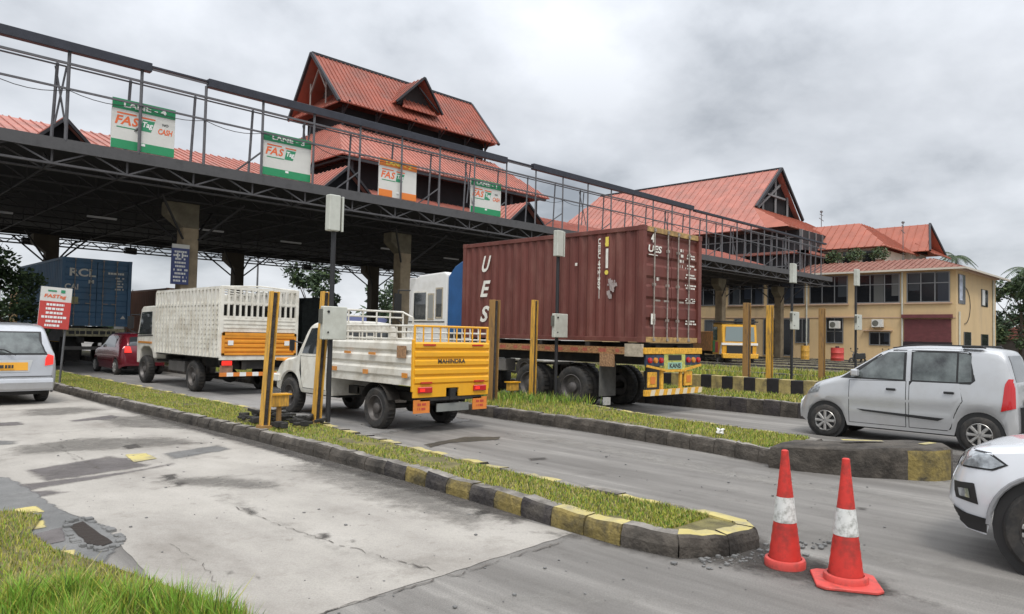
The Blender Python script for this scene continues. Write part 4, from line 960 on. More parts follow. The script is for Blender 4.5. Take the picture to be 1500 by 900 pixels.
for s_ in (-1,1):
    g_=MB(); 
    for k in range(9):
        a=math.pi*(.05+.9*k/8); g_.add([],[])
    pts=[(1.12+math.cos(math.pi*(.12+.76*k/8))*.46,.365+math.sin(math.pi*(.12+.76*k/8))*.46) for k in range(9)]
    for a,b in zip(pts[:-1],pts[1:]): g_.add([(s_*.60,a[0],a[1]),(s_*.86,a[0],a[1]),(s_*.86,b[0],b[1]),(s_*.60,b[0],b[1])],[(0,1,2,3)])
    g_.build('wheel_arch',chassis,pk)
cb_=thing('x','x','x'); bpy.data.objects.remove(cb_)
sp=dict(L=5.02,y0=2.68,
 top=[(2.68,1.84),(2.75,1.90),(3.0,1.93),(3.5,1.91),(3.68,1.84),(3.85,1.55),(4.0,1.26),(4.08,1.20),(4.5,1.14),(4.85,1.06),(4.97,.95),(5.02,.8)],
 belt=[(2.68,1.22),(3.9,1.20),(4.1,1.13),(4.6,1.05),(5.02,.75)],w=[(2.68,.80),(2.8,.84),(4.1,.84),(4.7,.82),(4.92,.78),(5.02,.7)],
 wt=[(2.68,.72),(3.6,.72),(4.0,.80),(4.5,.76),(5.02,.6)],bot=[(2.68,.46),(5.0,.46),(5.02,.5)],arch=[(4.28,.39,.46)],bulge=.015,crease=0,cz=.7)
S=Shell(pk,truckwhite,sp); S.obj.name='cab'
underbody(pk,.55,2.8,4.9,.4,.85,'engine_bay')
for sx in ('-x','+x'):
    S.panel('side_window',[(2.85,1.25),(3.80,1.25),(3.60,1.76),(2.85,1.80)],sx,carglass,.006)
    dp=[(2.78,.55),(3.72,.55),(3.86,.9),(3.86,1.2),(2.78,1.2)]; S.panel('door_gap',dp,sx,seam,.002); d_=S.panel('door',inset(dp,.012),sx,truckwhite,.0045)
S.panel('windscreen',[(-.68,1.32),(.68,1.32),(.62,1.82),(-.62,1.82)],'+y',carglass,.006)
S.panel('rear_window',[(-.5,1.35),(.5,1.35),(.5,1.7),(-.5,1.7)],'-y',carglass,.006)
MB().box(-.84,4.55,1.06,-.2,4.9,1.12).build('bonnet_stripe',tgorange,pk,bevel=.01)
MB().path([(-.84,3.75,1.45),(-1.02,3.85,1.5),(-1.02,3.85,1.28)],.014,5).box(-1.08,3.82,1.30,-.98,3.85,1.52).build('wing_mirror',blackplastic,pk)
MB().prism([(4.70,.62),(5.12,.62),(5.12,.78),(4.70,.78)],'x',-.86,.86).build('front_bumper',truckwhite,pk,bevel=.02)
# ------------------------------------------------------------------ white high-sided truck with orange tailboard
tk=thing('stake_truck','white high-sided slatted truck with orange tailboard, ahead of the near posts','truck',(8.72,18.25,0))
W=1.06; Z0=.98; Z1=2.80; LB=4.55
for s_ in (-1,1):
    sd=MB(); x=s_*W
    sd.box(x-.02,0,Z0,x+.02,LB,Z0+.10); sd.box(x-.03,0,Z1-.07,x+.03,LB,Z1); sd.box(x-.025,0,2.33,x+.025,LB,2.39)
    ns=19
    for k in range(ns+1):
        y=LB*k/ns; sd.box(x-.045,max(0,y-.05),Z0,x+.03,min(LB,y+.05),Z1-.05)
    for z in [Z0+.10+i*.125 for i in range(11)]:
        sd.box(x-.012,0,z,x+.012,LB,z+.075)
    sd.build('side_rail_wall',truckwhite,tk)
    MB().box(s_*W-.03,0,Z0+.04,s_*W+.03,LB,Z0+.0).build('side_sill',truckwhite,tk)
rb=MB(); rb.box(-W,-.03,Z1-.07,W,.02,Z1); rb.box(-W,-.03,2.36,W,.02,2.42); rb.box(-W,-.02,1.64,W,.015,2.05)
for z in (1.74,1.84,1.94): rb.box(-W,-.032,z,W,-.018,z+.03)
for k in range(14):
    x=-W+.04+(2*W-.08)*k/13; rb.box(x-.024,-.028,2.0,x+.024,.018,Z1-.02)
rb.box(-W-.02,-.035,Z0,-W+.07,.03,Z1).box(W-.07,-.035,Z0,W+.02,.03,Z1)
rb.build('rear_slat_gate',truckwhite,tk)
tb=ribbed('tailboard',tgorange,tk,'y',-.04,-W+.09,W-.09,1.10,1.56,.115,.04)
MB().box(-W+.04,-.075,1.54,W-.04,-.02,1.62).box(-W+.04,-.075,1.04,W-.04,-.02,1.10).box(-W+.04,-.075,1.04,-W+.11,-.02,1.62).box(W-.11,-.075,1.04,W-.04,-.02,1.62).build('tailboard_frame',tgorange,tk,bevel=.006)
for x in (-.8,.74): MB().text('*' if False else 'III',(x,-.085,1.35),(1,0,0),(0,0,1),.0,.0) if False else MB().box(x-.07,-.082,1.30,x+.07,-.074,1.42).build('emblem_patch',ltwhite,tb)
MB().box(-W,-.05,Z0-.06,W,.03,Z0+.05).build('rear_sill',truckwhite,tk)
hd=MB(); hd.box(-W,LB-.03,Z0,W,LB+.01,Z1)
hd.build('headboard',truckwhite,tk)
MB().box(-W+.04,.1,Z0,W-.04,LB-.1,2.34).build('added_shade_fill',mat('slat_shade_fill',(.012,.011,.01),.95,var=.5,scale=3),tk)  # box added inside only so the slat gaps look dark
# roof hoops over the truck bed, a folded canvas
hp=MB()
for y in (.0,.9,1.8,2.7,3.6,LB): hp.tube((-W,y,Z1-.01),(0,y,Z1+.05),.02,6).tube((0,y,Z1+.05),(W,y,Z1-.01),.02,6)
hp.build('roof_hoops',truckwhite,tk)
MB().box(-W+.03,.02,Z0-.04,W-.03,LB,Z0).build('bed_floor',chassis,tk)
ch=MB(); ch.box(-.45,.0,.66,-.33,6.2,.88).box(.33,.0,.66,.45,6.2,.88)
for y in (.05,1.2,2.6,4.0): ch.box(-.45,y,.68,.45,y+.1,.9)
ch.box(-.95,.2,.80,.95,.3,.92).box(-.95,3.9,.8,.95,4.0,.92); ch.build('chassis_frame',chassis,tk)
MB().tube((-.8,1.75,.42),(.8,1.75,.42),.07,8).revolve([(.001,-.2),(.2,-.07),(.2,.07),(.001,.2)],(0,1.75,.42),'y',12).build('rear_axle',chassis,tk,smooth=True)
MB().box(-.90,2.7,.48,-.55,3.9,.78).build('tool_box',mat('grey_toolbox',(.14,.13,.12),.6,var=.3),tk,bevel=.02)
bp=MB(); 
for k in range(12):
    x=-1.02+2.04*k/12; bp.cur=k%2; bp.box(x,-.02,.50,x+.17,.04,.60)
bp.build('striped_bumper',[signred if False else orangefl,ltwhite],tk)
for s_ in (-1,1):
    MB().box(s_*.86-.13,-.05,.78,s_*.86+.13,.0,.90).build('tail_lamp',litlamp if s_<0 else redlamp,tk,bevel=.01); MB().box(s_*.86-.16,-.01,.60,s_*.86+.16,.02,.78).build('mud_flap',mat('brown_flap',(.30,.16,.10),.7,var=.3,scale=9),tk)
for yy in (1.75,5.6):
    wheel(tk,-.93,yy,.42,.24,'truck',-1); wheel(tk,.93,yy,.42,.24,'truck',1)
cab=MB().prism([(4.75,.78),(4.95,.78),(5.1,1.02),(5.35,1.12),(5.85,1.12),(6.1,1.0),(6.2,.60),(6.42,.60),(6.48,1.3),(6.42,1.5),(6.15,2.28),(6.0,2.36),(4.85,2.38),(4.75,2.3)],'x',-.98,.98).build('cab',truckwhite,tk,bevel=.04,seg=2)
for s_ in (-1,1):
    MB().prism([(5.15,1.5),(6.28,1.48),(6.08,2.18),(5.15,2.2)],'x',s_*.975,s_*.988).build('side_window',carglass,tk)
    MB().prism([(5.05,1.46),(6.36,1.42),(6.33,1.45),(5.05,1.49)],'x',s_*.98,s_*.99).build('window_sill',blackplastic,tk)
    MB().path([(s_*.98,6.2,2.1),(s_*1.22,6.35,2.1),(s_*1.22,6.35,1.6),(s_*.98,6.3,1.5)],.018,6).box(s_*1.22-.09,6.33,1.66,s_*1.22+.09,6.38,2.05).build('wing_mirror',blackplastic,tk)
    MB().box(s_*.99-.005,5.1,1.22,s_*.99+.006,6.3,1.28).build('side_stripe',amber,tk)
MB().prism([(-.85,1.55),(.85,1.55),(.8,2.2),(-.8,2.2)],'y',6.1,6.12).build('windscreen',carglass,tk)
# ------------------------------------------------------------------ shipping containers
def corr(mb,axis,c,u0,u1,z0,z1,pitch=.28,dep=.036,out=-1):
    """trapezoid corrugation, vertical ribs"""
    n=max(1,int(round((u1-u0)/pitch))); p=(u1-u0)/n; pts=[]
    for k in range(n):
        a=u0+k*p; pts+=[(a,0),(a+p*.28,0),(a+p*.5,1),(a+p*.78,1)]
    pts.append((u1,0)); 
    vs=[];fs=[]
    for u,d in pts:
        v=c-out*dep*d
        vs+=[(v,u,z0),(v,u,z1)] if axis=='x' else [(u,v,z0),(u,v,z1)]
    for k in range(len(pts)-1): fs.append((2*k,2*k+2,2*k+3,2*k+1))
    mb.add(vs,fs)
def container(parent,x0,x1,y0,y1,z0,z1,m,barm,rods=4,pitch=.28):
    b=MB()
    P=.13
    for x in (x0,x1-P):
        for y in (y0,y1-P): b.box(x,y,z0,x+P,y+P,z1)
    for z in (z0,z1-.11):
        b.box(x0+.01,y0+P,z+.004,x0+.07,y1-P,z+.106); b.box(x1-.07,y0+P,z+.004,x1-.01,y1-P,z+.106)
        b.box(x0+P,y1-.08,z+.004,x1-P,y1-.01,z+.106)
    fr_=b.build('corner_frame',m,parent,bevel=.006)
    for x in (x0-.006,x1-P-.006):
        for y in (y0-.006,y1-P-.016):
            for z in (z0-.004,z1-.115): MB().box(x,y,z,x+P+.012,y+P+.02,z+.12).build('corner_casting',m,fr_,bevel=.004)
    for c,o in ((x0+.03,-1),(x1-.03,1)):
        s_=MB(); corr(s_,'x',c,y0+P,y1-P,z0+.1,z1-.1,pitch,.036,o); s_.build('side_wall',m,parent)
    r=MB(); r.add([(x0+.02,y0+.02,z1-.02),(x1-.02,y0+.02,z1-.02),(x1-.02,y1-.02,z1-.02),(x0+.02,y1-.02,z1-.02)],[(0,1,2,3)]); r.build('roof_panel',m,parent)
    f=MB(); corr(f,'y',y1-.05,x0+P,x1-P,z0+.1,z1-.1,.25,.04,1); f.build('front_wall',m,parent)
    MB().box(x0+P,y0+.02,z0-.0,x1-P,y0+.09,z0+.12).build('door_sill',barm,parent,bevel=.005)
    MB().box(x0+P,y0+.02,z1-.12,x1-P,y0+.09,z1-.0).build('door_header',barm,parent,bevel=.005)
    mid=(x0+x1)/2; doors=[]
    for a,c in ((x0+P+.005,mid-.012),(mid+.012,x1-P-.005)):
        d=MB(); H=(z1-z0-.26); n=5; st=H/n; prof=[]
        for i in range(n):
            q=z0+.125+i*st; prof+=[(y0+.055,q),(y0+.055,q+st*.40),(y0+.09,q+st*.52),(y0+.09,q+st*.82),(y0+.055,q+st*.94)]
        prof+=[(y0+.055,z1-.125),(y0+.12,z1-.125),(y0+.12,z0+.125)]
        d.prism(prof,'x',a,c); D_=d.build('door',m,parent); doors.append(D_)
        wd=c-a
        for fx in (.30,.80) if a<mid-.2 else (.18,.62):
            x=a+wd*fx; rd=MB().tube((x,y0+.015,z0+.02),(x,y0+.015,z1-.02),.017,8)
            for z in (z0+.06,z0+.5,z0+1.3,z1-.5,z1-.07): rd.box(x-.035,y0-.01,z-.03,x+.035,y0+.05,z+.03)
            rd.build('lock_rod',mat('lock_rod_steel',(.34,.30,.26),.6,metal=.4,var=.4,scale=9),D_,smooth=True)
            MB().box(x-.18 if fx>.5 else x,y0-.02,z0+.92,x if fx>.5 else x+.2,y0+.0,z0+.96).build('lock_handle',MATS['lock_rod_steel'],D_)
    return doors
# red container on its trailer
rt=thing('container_lorry','lorry carrying the oxide red container marked UES, third lane','lorry',(14.40,9.25,0))
CW=1.22; zc=1.62
gld=mat('rusty_gold_sill',(.42,.27,.10),.7,var=.4,scale=9,dirt=(.15,.07,.04),dirt_amt=.7,dscale=6)
drs=container(rt,-CW,CW,0,6.06,zc,zc+2.59,contred,gld)
lt=MB()
X=-CW+.018
for ch_,z in (('U',3.62),('E',2.95),('S',2.27)): lt.text(ch_,(X-.004,5.12,z),(0,-1,0),(0,0,1),.27,.44,.30)
lt.text('UESU 412 307',(X-.004,1.24,3.40),(0,0,-1),(0,-1,0),1.2,.075)
lt.box(X-.006,1.22,2.60,X-.004,1.235,3.5)
lt.box(X-.006,1.02-.04,3.30,X-.004,1.02+.03,3.75)
lt.box(X-.006,1.90,3.40,X-.004,1.97,3.47)
lt.build('side_lettering',cream,rt)
yl=MB(); 
for z,h_ in ((3.86,.14),(3.20,.09)):
    yl.revolve([(.001,0),(.055,0)],(X-.008,1.02,z),'x',12)
yl.box(X-.009,.97,3.80,X-.007,1.06,4.02); yl.build('yellow_sticker',ltyellow,rt)
pm=MB(); rr=random.Random(9)
for cy_,cz_,n_,s0 in ((.86,2.92,26,.16),(.93,2.70,8,.09)):
    for k in range(n_):
        a=rr.uniform(0,6.28);q=rr.random()**.5*s0; y=cy_+math.cos(a)*q*.7;z=cz_+math.sin(a)*q; r_=rr.uniform(.02,.06); X2=X-.0015*k/n_-.002
        pm.add([(X2,y-r_,z-r_*.8),(X2,y+r_*.7,z-r_),(X2,y+r_,z+r_*.7),(X2,y-r_*.5,z+r_)],[(0,1,2,3)])
pm.build('scuffed_patch',mat('bare_grey_scuff',(.36,.30,.28),.8,var=.3,scale=20),rt)
dl=MB(); y=.052
dl.text('UES',(-.72,y-.02,3.72),(1,0,0),(0,0,1),.52,.16,.2); dl.text('4',(-.82,y-.02,3.96),(1,0,0),(0,0,1),.12,.20); dl.box(-.97,y-.022,3.57,-.62,y-.018,3.59)
for z,k in ((3.66,2),(3.42,2),(3.2,2),(2.95,2),(2.62,3),(2.1,2)): dl.strokes((.78,y-.02,z),(1,0,0),(0,0,1),.52,.13,k,random.Random(int(z*100)))
dl.strokes((-.6,y-.02,3.05),(1,0,0),(0,0,1),.10,.14,1,random.Random(2)); dl.strokes((.38,y-.02,3.6),(1,0,0),(0,0,1),.2,.5,4,random.Random(3))
dl.box(-.86,y-.03,2.02,-.70,y-.026,2.26)
dl.build('door_lettering',cream,rt)
# trailer chassis
tr=MB(); tr.box(-.55,.1,1.10,-.35,7.6,1.55).box(.35,.1,1.10,.55,7.6,1.55)
for y in (.2,1.5,3,4.5,5.9): tr.box(-1.2,y,1.42,1.2,y+.12,1.60)
tr.build('chassis_frame',chassis,rt)
sideb=MB(); sideb.box(-1.24,.45,1.34,-1.18,6.6,1.50).box(1.18,.45,1.34,1.24,6.6,1.50); sb_=sideb.build('side_board',mat('decorated_side_board',(.30,.14,.06),.7,var=.75,scale=11,dirt=(.45,.33,.14),dirt_amt=.6,dscale=9,streak=(1,1.6,4)),rt)
lw=MB()
rr=random.Random(14); y=.6
while y<6.4:
    l=rr.uniform(.08,.3); lw.add([(-1.243,y,1.38),(-1.243,y+l,1.38),(-1.243,y+l,1.46),(-1.243,y,1.46)],[(0,1,2,3)]); y+=l+rr.uniform(.06,.35)
lw.build('lettering',mat('faded_red_script',(.38,.10,.06),.7,var=.3,scale=20),sb_)
MB().box(-1.245,.75,1.05,-1.20,1.15,1.34).build('notice_plate',MATS['brown_notice'],rt)
MB().box(-1.245,.0,1.30,-1.16,.45,1.58).build('corner_bracket',mat('dusty_cream_steel',(.42,.36,.27),.7,var=.3,scale=8),rt)
# decorated rear
yb=mat('decorated_yellow_bar',(.72,.38,.04),.6,var=.35,scale=14)
rear=MB(); rear.box(-1.18,-.06,1.36,1.18,.0,1.50).build('rear_bar',yb,rt,bevel=.006)
for x0_,x1_ in ((-1.12,-.42),(.45,1.12)):
    f=MB().box(x0_,-.04,1.10,x1_,.0,1.34).build('lamp_panel',mat('dark_lamp_panel',(.03,.05,.09),.3,var=.6,scale=9),rt)
    for k in range(3): x=x0_+.13+k*.22; MB().revolve([(.001,-.05),(.06,-.045),(.065,0)],(x,-.04,1.22),'y',12).build('rear_lamp',[redlamp,amber,redlamp][k],f)
g1=MB().prism([(-.42,.98),(.45,.98),(.45,1.36),(-.42,1.36)],'y',-.05,-.01).build('plate_surround',mat('green_yellow_panel',(.45,.46,.12),.6,var=.5,scale=12),rt)
MB().box(-.26,-.058,1.22,.28,-.0515,1.34).build('dark_slot',blackplastic,g1)
MB().box(-.28,-.06,1.02,.30,-.0515,1.17).build('plate_face',mat('pale_green_plate',(.30,.50,.38),.5),g1)
MB().text('KANS',(.01,-.064,1.095),(1,0,0),(0,0,1),.46,.11).build('lettering',ltdark,g1)
vb=MB(); 
for a,b in (((-1.1,1.10),(-.42,1.0)),((1.12,1.10),(.45,1.0)),((-.42,.98),(.45,.98))): vb.bar((a[0],-.055,a[1]),(b[0],-.055,b[1]),.05)
vb.build('curved_trim',MATS['decorated_yellow_bar'],rt)
for x in (-.85,.62):
    a=MB().box(x-.17,-.04,.62,x+.17,-.0,.96).build('mud_flap',yb,rt,bevel=.01); MB().box(x-.09,-.05,.70,x+.09,-.041,.86).build('reflector',orangefl,a)
for x in (-.48,.30): MB().box(x-.05,-.04,.55,x+.05,.0,1.0).build('guard_strut',yb,rt)
bp=MB()
for k in range(14):
    x=-1.15+2.3*k/14; bp.cur=k%2; bp.add([(x,-.07,.44),(x+.165,-.07,.44),(x+.165+.05,-.07,.57),(x+.05,-.07,.57)],[(0,1,2,3)])
bp.cur=0; bp.box(-1.15,-.06,.44,1.18,.0,.57); bp.build('underrun_bumper',[yb,mat('pale_stripe',(.72,.62,.45),.6)],rt)
for yy in (2.05,3.45):
    for s_ in (-1,1):
        wheel(rt,s_*1.05,yy,.50,.27,'truck',s_); wheel(rt,s_*.74,yy,.50,.27,'truck',s_,'inner_wheel')
    MB().tube((-1,yy,.5),(1,yy,.5),.08,8).build('axle',chassis,rt)
MB().box(-1.2,1.15,.35,-.62,1.19,1.15).build('mud_flap',mat('grey_mud_flap',(.10,.098,.09),.8,var=.25,scale=5),rt); MB().box(.62,1.15,.35,1.2,1.19,1.15).build('mud_flap',MATS['grey_mud_flap'],rt)
MB().box(-1.15,4.35,.78,-.75,5.3,1.10).build('side_locker',MATS['grey_toolbox'],rt,bevel=.02)
MB().box(-1.16,1.02,.16,-.98,1.10,.33).build('dirty_rag',mat('pale_rag',(.5,.49,.46),.9),rt)
# tractor cab
cw=1.18; c0=6.75; c1=8.6
cab=MB().prism([(c0,.9),(c0+.1,.9),(c0+.2,1.2),(c1-1.3,1.3),(c1-.9,1.35),(c1-.35,1.1),(c1-.2,.5),(c1+.05,.5),(c1+.10,1.4),(c1-.02,2.2),(c1-.15,3.0),(c1-.35,3.36),(c1-.55,3.45),(c0+.15,3.50),(c0,3.42)],'x',-cw,cw).build('cab',white,rt,bevel=.05,seg=2)
for s_ in (-1,1):
    for a,b,z0_,z1_,m_,nm in ((c1-.88,c1-.30,2.12,2.92,carglass,'door_window'),(c1-1.22,c1-1.0,2.16,2.84,mat('sleeper_vent',(.28,.28,.26),.7),'sleeper_panel'),(c1-1.62,c1-1.36,2.2,3.0,carglass,'sleeper_window')):
        f=MB().box(s_*cw-.01,a-.04,z0_-.05,s_*cw+.012,b+.04,z1_+.05).build(nm+'_frame',MATS['dusty_cream_steel'] if nm!='door_window' else truckwhite,rt,bevel=.004)
        MB().box(s_*cw-.012,a,z0_,s_*cw+.02,b,z1_).build(nm,m_,f)
    MB().box(s_*cw-.01,c0+.1,2.04,s_*cw+.014,c1-.05,2.07).build('cab_crease',blackplastic,rt)
    MB().path([(s_*1.18,c1-.1,3.0),(s_*1.45,c1+.15,3.0),(s_*1.45,c1+.15,2.1),(s_*1.18,c1+.05,1.9)],.02,6).box(s_*1.45-.11,c1+.12,2.2,s_*1.45+.11,c1+.2,2.9).build('wing_mirror',blackplastic,rt)
    wheel(rt,s_*1.02,c1-.75,.50,.28,'truck',s_); wheel(rt,s_*1.02,c0+.15,.50,.28,'truck',s_)
MB().box(-1.0,c1+.0,2.2,1.0,c1+.02,3.0).build('windscreen',carglass,rt)
MB().prism([(6.10,1.7),(6.72,1.7),(6.72,3.35),(6.45,3.62),(6.15,3.75),(6.10,3.75)],'x',-1.19,1.19).build('wind_deflector',tarpblue,rt,bevel=.03)
# blue container lorry
bt=thing('container_lorry','lorry with the blue container marked RCL, far down the second lane','lorry',(9.0,34.1,0))
drs=container(bt,-1.30,1.36,0,8.0,1.72,4.55,contblue,contblue)
dl=MB(); y=.04
dl.text('RCL',(-.52,y,3.95),(1,0,0),(0,0,1),.98,.34); dl.text('CAI',(-.92,y,3.34),(1,0,0),(0,0,1),.50,.24); dl.text('M',(-.20,y,3.58),(1,0,0),(0,0,1),.20,.15)
dl.strokes((.75,y,3.98),(1,0,0),(0,0,1),.9,.16,1,random.Random(3),1); dl.strokes((.9,y,3.55),(1,0,0),(0,0,1),.4,.6,5,random.Random(5))
dl.add([(.98,y,2.05),(1.18,y,2.05),(1.08,y,2.2)],[(0,1,2)]); dl.build('door_lettering',cream,bt)
MB().box(-.90,.02,2.62,-.66,y-.01,2.92).build('yellow_label',mat('pale_yellow_label',(.45,.42,.20),.6),bt)
rr=random.Random(6); f=MB().box(-1.15,-.05,1.28,1.15,.05,1.62).build('decorated_rear_bar',mat('dirty_cream_bar',(.42,.38,.24),.8,var=.5,scale=9),bt,bevel=.01)
MB().strokes((-.1,-.056,1.44),(1,0,0),(0,0,1),1.9,.26,1,rr,1).build('lettering',ltdark,f)
MB().box(-1.15,-.05,.72,1.15,.05,.86).build('underrun_bumper',MATS['grey_toolbox'],bt)
tr=MB(); tr.box(-.55,.1,1.0,-.35,8,1.7).box(.35,.1,1.0,.55,8,1.7); tr.build('chassis_frame',chassis,bt)
for s_ in (-1,1):
    for yy in (1.6,2.9,7.2): wheel(bt,s_*1.0,yy,.5,.5,'truck',s_)
    MB().box(s_*.75-.38,.6,.25,s_*.75+.38,.63,1.25).build('mud_flap',chassis,bt)
cab=MB().prism([(8.7,.8),(10.6,.8),(10.7,2.2),(10.45,3.3),(8.7,3.4)],'x',-1.2,1.2).build('cab',truckyel,bt,bevel=.05)
# brown container lorry glimpsed further on
bo=thing('container_lorry','lorry with the plain brown container glimpsed between blue container and white truck','lorry',(14.6,38.5,0))
container(bo,-1.22,1.22,0,6.06,1.2,3.75,contbrown,contbrown); 
for s_ in (-1,1):
    for yy in (1.5,2.8,7.3): wheel(bo,s_*1.0,yy,.5,.5,'truck',s_)
MB().box(-.5,0,.8,.5,8.5,1.2).build('chassis_frame',chassis,bo); MB().prism([(6.5,.8),(8.4,.8),(8.5,2.2),(8.25,3.0),(6.5,3.1)],'x',-1.2,1.2).build('cab',white,bo,bevel=.05)
# dark covered lorry
dk=thing('covered_lorry','dark tarpaulin-covered lorry with a thin red stripe, behind the near cabinet pole','lorry',(19.9,34.6,0))
dk.rotation_euler=(0,0,R(8)); b=MB(); b.prism([(-1.15,1.0),(1.15,1.0),(1.18,3.1),(.9,3.42),(.3,3.5),(-.4,3.48),(-.95,3.4),(-1.17,3.1)],'y',0,2.4); b.build('tarpaulin',mat('dark_tarpaulin',(.02,.026,.024),.75,var=.6,scale=5,bump=1,bscale=7),dk,bevel=.03)
MB().box(-1.21,1.15,1.3,-1.18,1.22,2.9).build('red_stripe',mat('dull_red_stripe',(.22,.03,.04),.6),dk)
MB().box(-1.15,0,.7,1.15,2.4,.98).build('chassis_frame',chassis,dk)
for s_ in (-1,1):
    wheel(dk,s_*1.0,.7,.46,.45,'truck',s_); wheel(dk,s_*1.0,3.4,.46,.3,'truck',s_)
MB().prism([(2.5,.7),(4.1,.7),(4.15,1.7),(3.9,2.6),(2.5,2.7)],'x',-1.05,1.05).build('cab',truckwhite,dk,bevel=.04)
# white box lorry behind the white cab
wl=thing('box_lorry','tall white box lorry half hidden behind the white cab','lorry',(19.75,25.0,0),R(180))
MB().box(-1.2,0,1.1,1.2,6,4.05).build('box_body',white,wl,bevel=.03)
rb=MB()
for z in (3.0,3.3,3.6,3.9): rb.box(-1.215,.1,z,-1.2,5.9,z+.05)
rb.build('side_ribs',truckwhite,wl); MB().prism([(6.1,.8),(7.8,.8),(7.85,2.0),(7.6,3.0),(6.1,3.1)],'x',-1.1,1.1).build('cab',white,wl,bevel=.05); MB().box(-.5,0,.7,.5,7.6,1.1).build('chassis_frame',chassis,wl)
for s_ in (-1,1):
    for yy in (1.4,6.9): wheel(wl,s_*1.0,yy,.48,.3,'truck',s_)
# small yellow and green lorry facing the camera side, by the building
yy0=thing('lorry','yellow lorry cab with green and red painted door, right of the red container','lorry',(45.2,24.6,0),R(138))
# local: front at +y -> rotated so the front looks to -Y
MB().prism([(0,.75),(1.9,.75),(2.0,1.6),(1.85,2.75),(.1,2.85)],'x',-1.15,1.15).build('cab',truckyel,yy0,bevel=.04)
MB().prism([(-.98,1.65),(.98,1.65),(.92,2.60),(-.92,2.60)],'y',1.93,2.02).build('windscreen',mat('pale_windscreen',(.22,.27,.27),.1,spec=.8),yy0)
MB().box(-1.2,1.9,1.40,1.2,2.03,1.55).build('front_rail',white,yy0); MB().box(-.85,1.95,.82,.85,2.02,1.36).build('grille',blackplastic,yy0)
MB().prism([(-1.15,.55),(1.15,.55),(1.2,.85),(-1.2,.85)],'y',1.9,2.2).build('front_bumper',yb,yy0,bevel=.02)
MB().box(-1.25,-.1,2.9,1.25,1.9,2.98).build('sun_visor',blackplastic,yy0)
for s_ in (-1,1):
    MB().box(s_*1.155-.01,.15,1.7,s_*1.155+.01,1.0,2.6).build('side_window',carglass,yy0)
    MB().box(s_*1.16-.01,.1,.9,s_*1.16+.012,.6,1.68).build('green_door_panel',truckgrn,yy0); MB().box(s_*1.16-.01,.6,.9,s_*1.16+.012,1.15,1.6).build('red_door_panel',signred,yy0)
    MB().prism([(1.4,.8),(1.85,.8),(1.85,1.6)],'x',s_*1.15,s_*1.17).build('pale_wedge',white,yy0)
    wheel(yy0,s_*1.0,1.1,.48,.28,'truck',s_); wheel(yy0,s_*1.0,-3.3,.48,.5,'truck',s_)
MB().box(-1.15,-5,.95,1.15,-.2,2.3).build('load_body',mat('lorry_orange_body',(.50,.22,.06),.6,var=.4,scale=5),yy0,bevel=.02); MB().box(-.5,-5,.7,.5,1,.95).build('chassis_frame',chassis,yy0)
# ------------------------------------------------------------------ toll canopy
YN,YF=25.9,51.3; X0,X1=-14.0,66.0; ZT=7.55; ZB=6.75
can=thing('toll_canopy','long flat toll plaza canopy on concrete columns, spanning all the lanes','canopy',(0,0,0))
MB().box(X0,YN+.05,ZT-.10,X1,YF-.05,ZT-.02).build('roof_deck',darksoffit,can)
fa=MB()
fa.box(X0,YN-.03,ZT-.38,X1,YN+.05,ZT); fa.box(X0,YF-.05,ZT-.45,X1,YF+.03,ZT-.02); fa.box(X1-.05,YN+.05,ZT-.4,X1+.03,YF-.05,ZT-.02); fa.build('fascia',deckgrey,can)
nm=37; mod=(X1-X0)/nm
def truss(mb,y,za,zb,r=.035,r2=.025):
    mb.tube((X0,y,zb),(X1,y,zb),r,5)
    for k in range(nm):
        a=X0+k*mod; mb.tube((a,y,zb),(a+mod/2,y,za),r2,4); mb.tube((a+mod/2,y,za),(a+mod,y,zb),r2,4); mb.tube((a,y,zb),(a,y,za),r2,4)
ft=MB(); truss(ft,YN+.12,ZT-.3,ZB,.05,.035); truss(ft,YN+1.2,ZT-.3,ZB,.045,.03)
for k in range(nm+1):
    a=X0+k*mod; ft.tube((a,YN+.12,ZB),(a,YN+1.2,ZB),.03,4); ft.tube((a,YN+.12,ZB),(a,YN+1.2,ZT-.3),.025,4)
ft.build('front_truss',greysteel if False else mat('truss_grey_steel',(.085,.082,.085),.6,metal=.3,var=.2),can)
ft=MB(); ny=10
for j in range(1,ny+1):
    y=YN+1.2+(YF-.3-YN-1.2)*j/ny; truss(ft,y,ZT-.15,ZB,.04,.022)
for k in range(0,nm+1):
    a=X0+k*mod; ft.tube((a,YN+1.2,ZB),(a,YF-.3,ZB),.035,4)
ft.build('space_frame',trussm,can)
bk=MB()
for k in range(60):
    a=X0+(X1-X0)*k/60; bk.bar((a,YF+.15,ZT-.95),(a+.5,YF+.15,ZT-.5),.05); bk.bar((a+.5,YF+.15,ZT-.5),(a+1.2,YF+.15,ZT-.95),.05)
bk.tube((X0,YF+.15,ZT-.95),(X1,YF+.15,ZT-.95),.05,5); bk.build('rear_edge_truss',trussm,can)
cols=[(.52,30.2),(11.22,30.2),(21.92,30.2),(32.6,30.2),(43.3,30.2),(54.0,30.2),(64.7,30.2)]
colsf=[(10.05,47),(20.75,47),(31.45,47),(42.2,47),(52.9,47),(63.6,47),(-.6,47)]
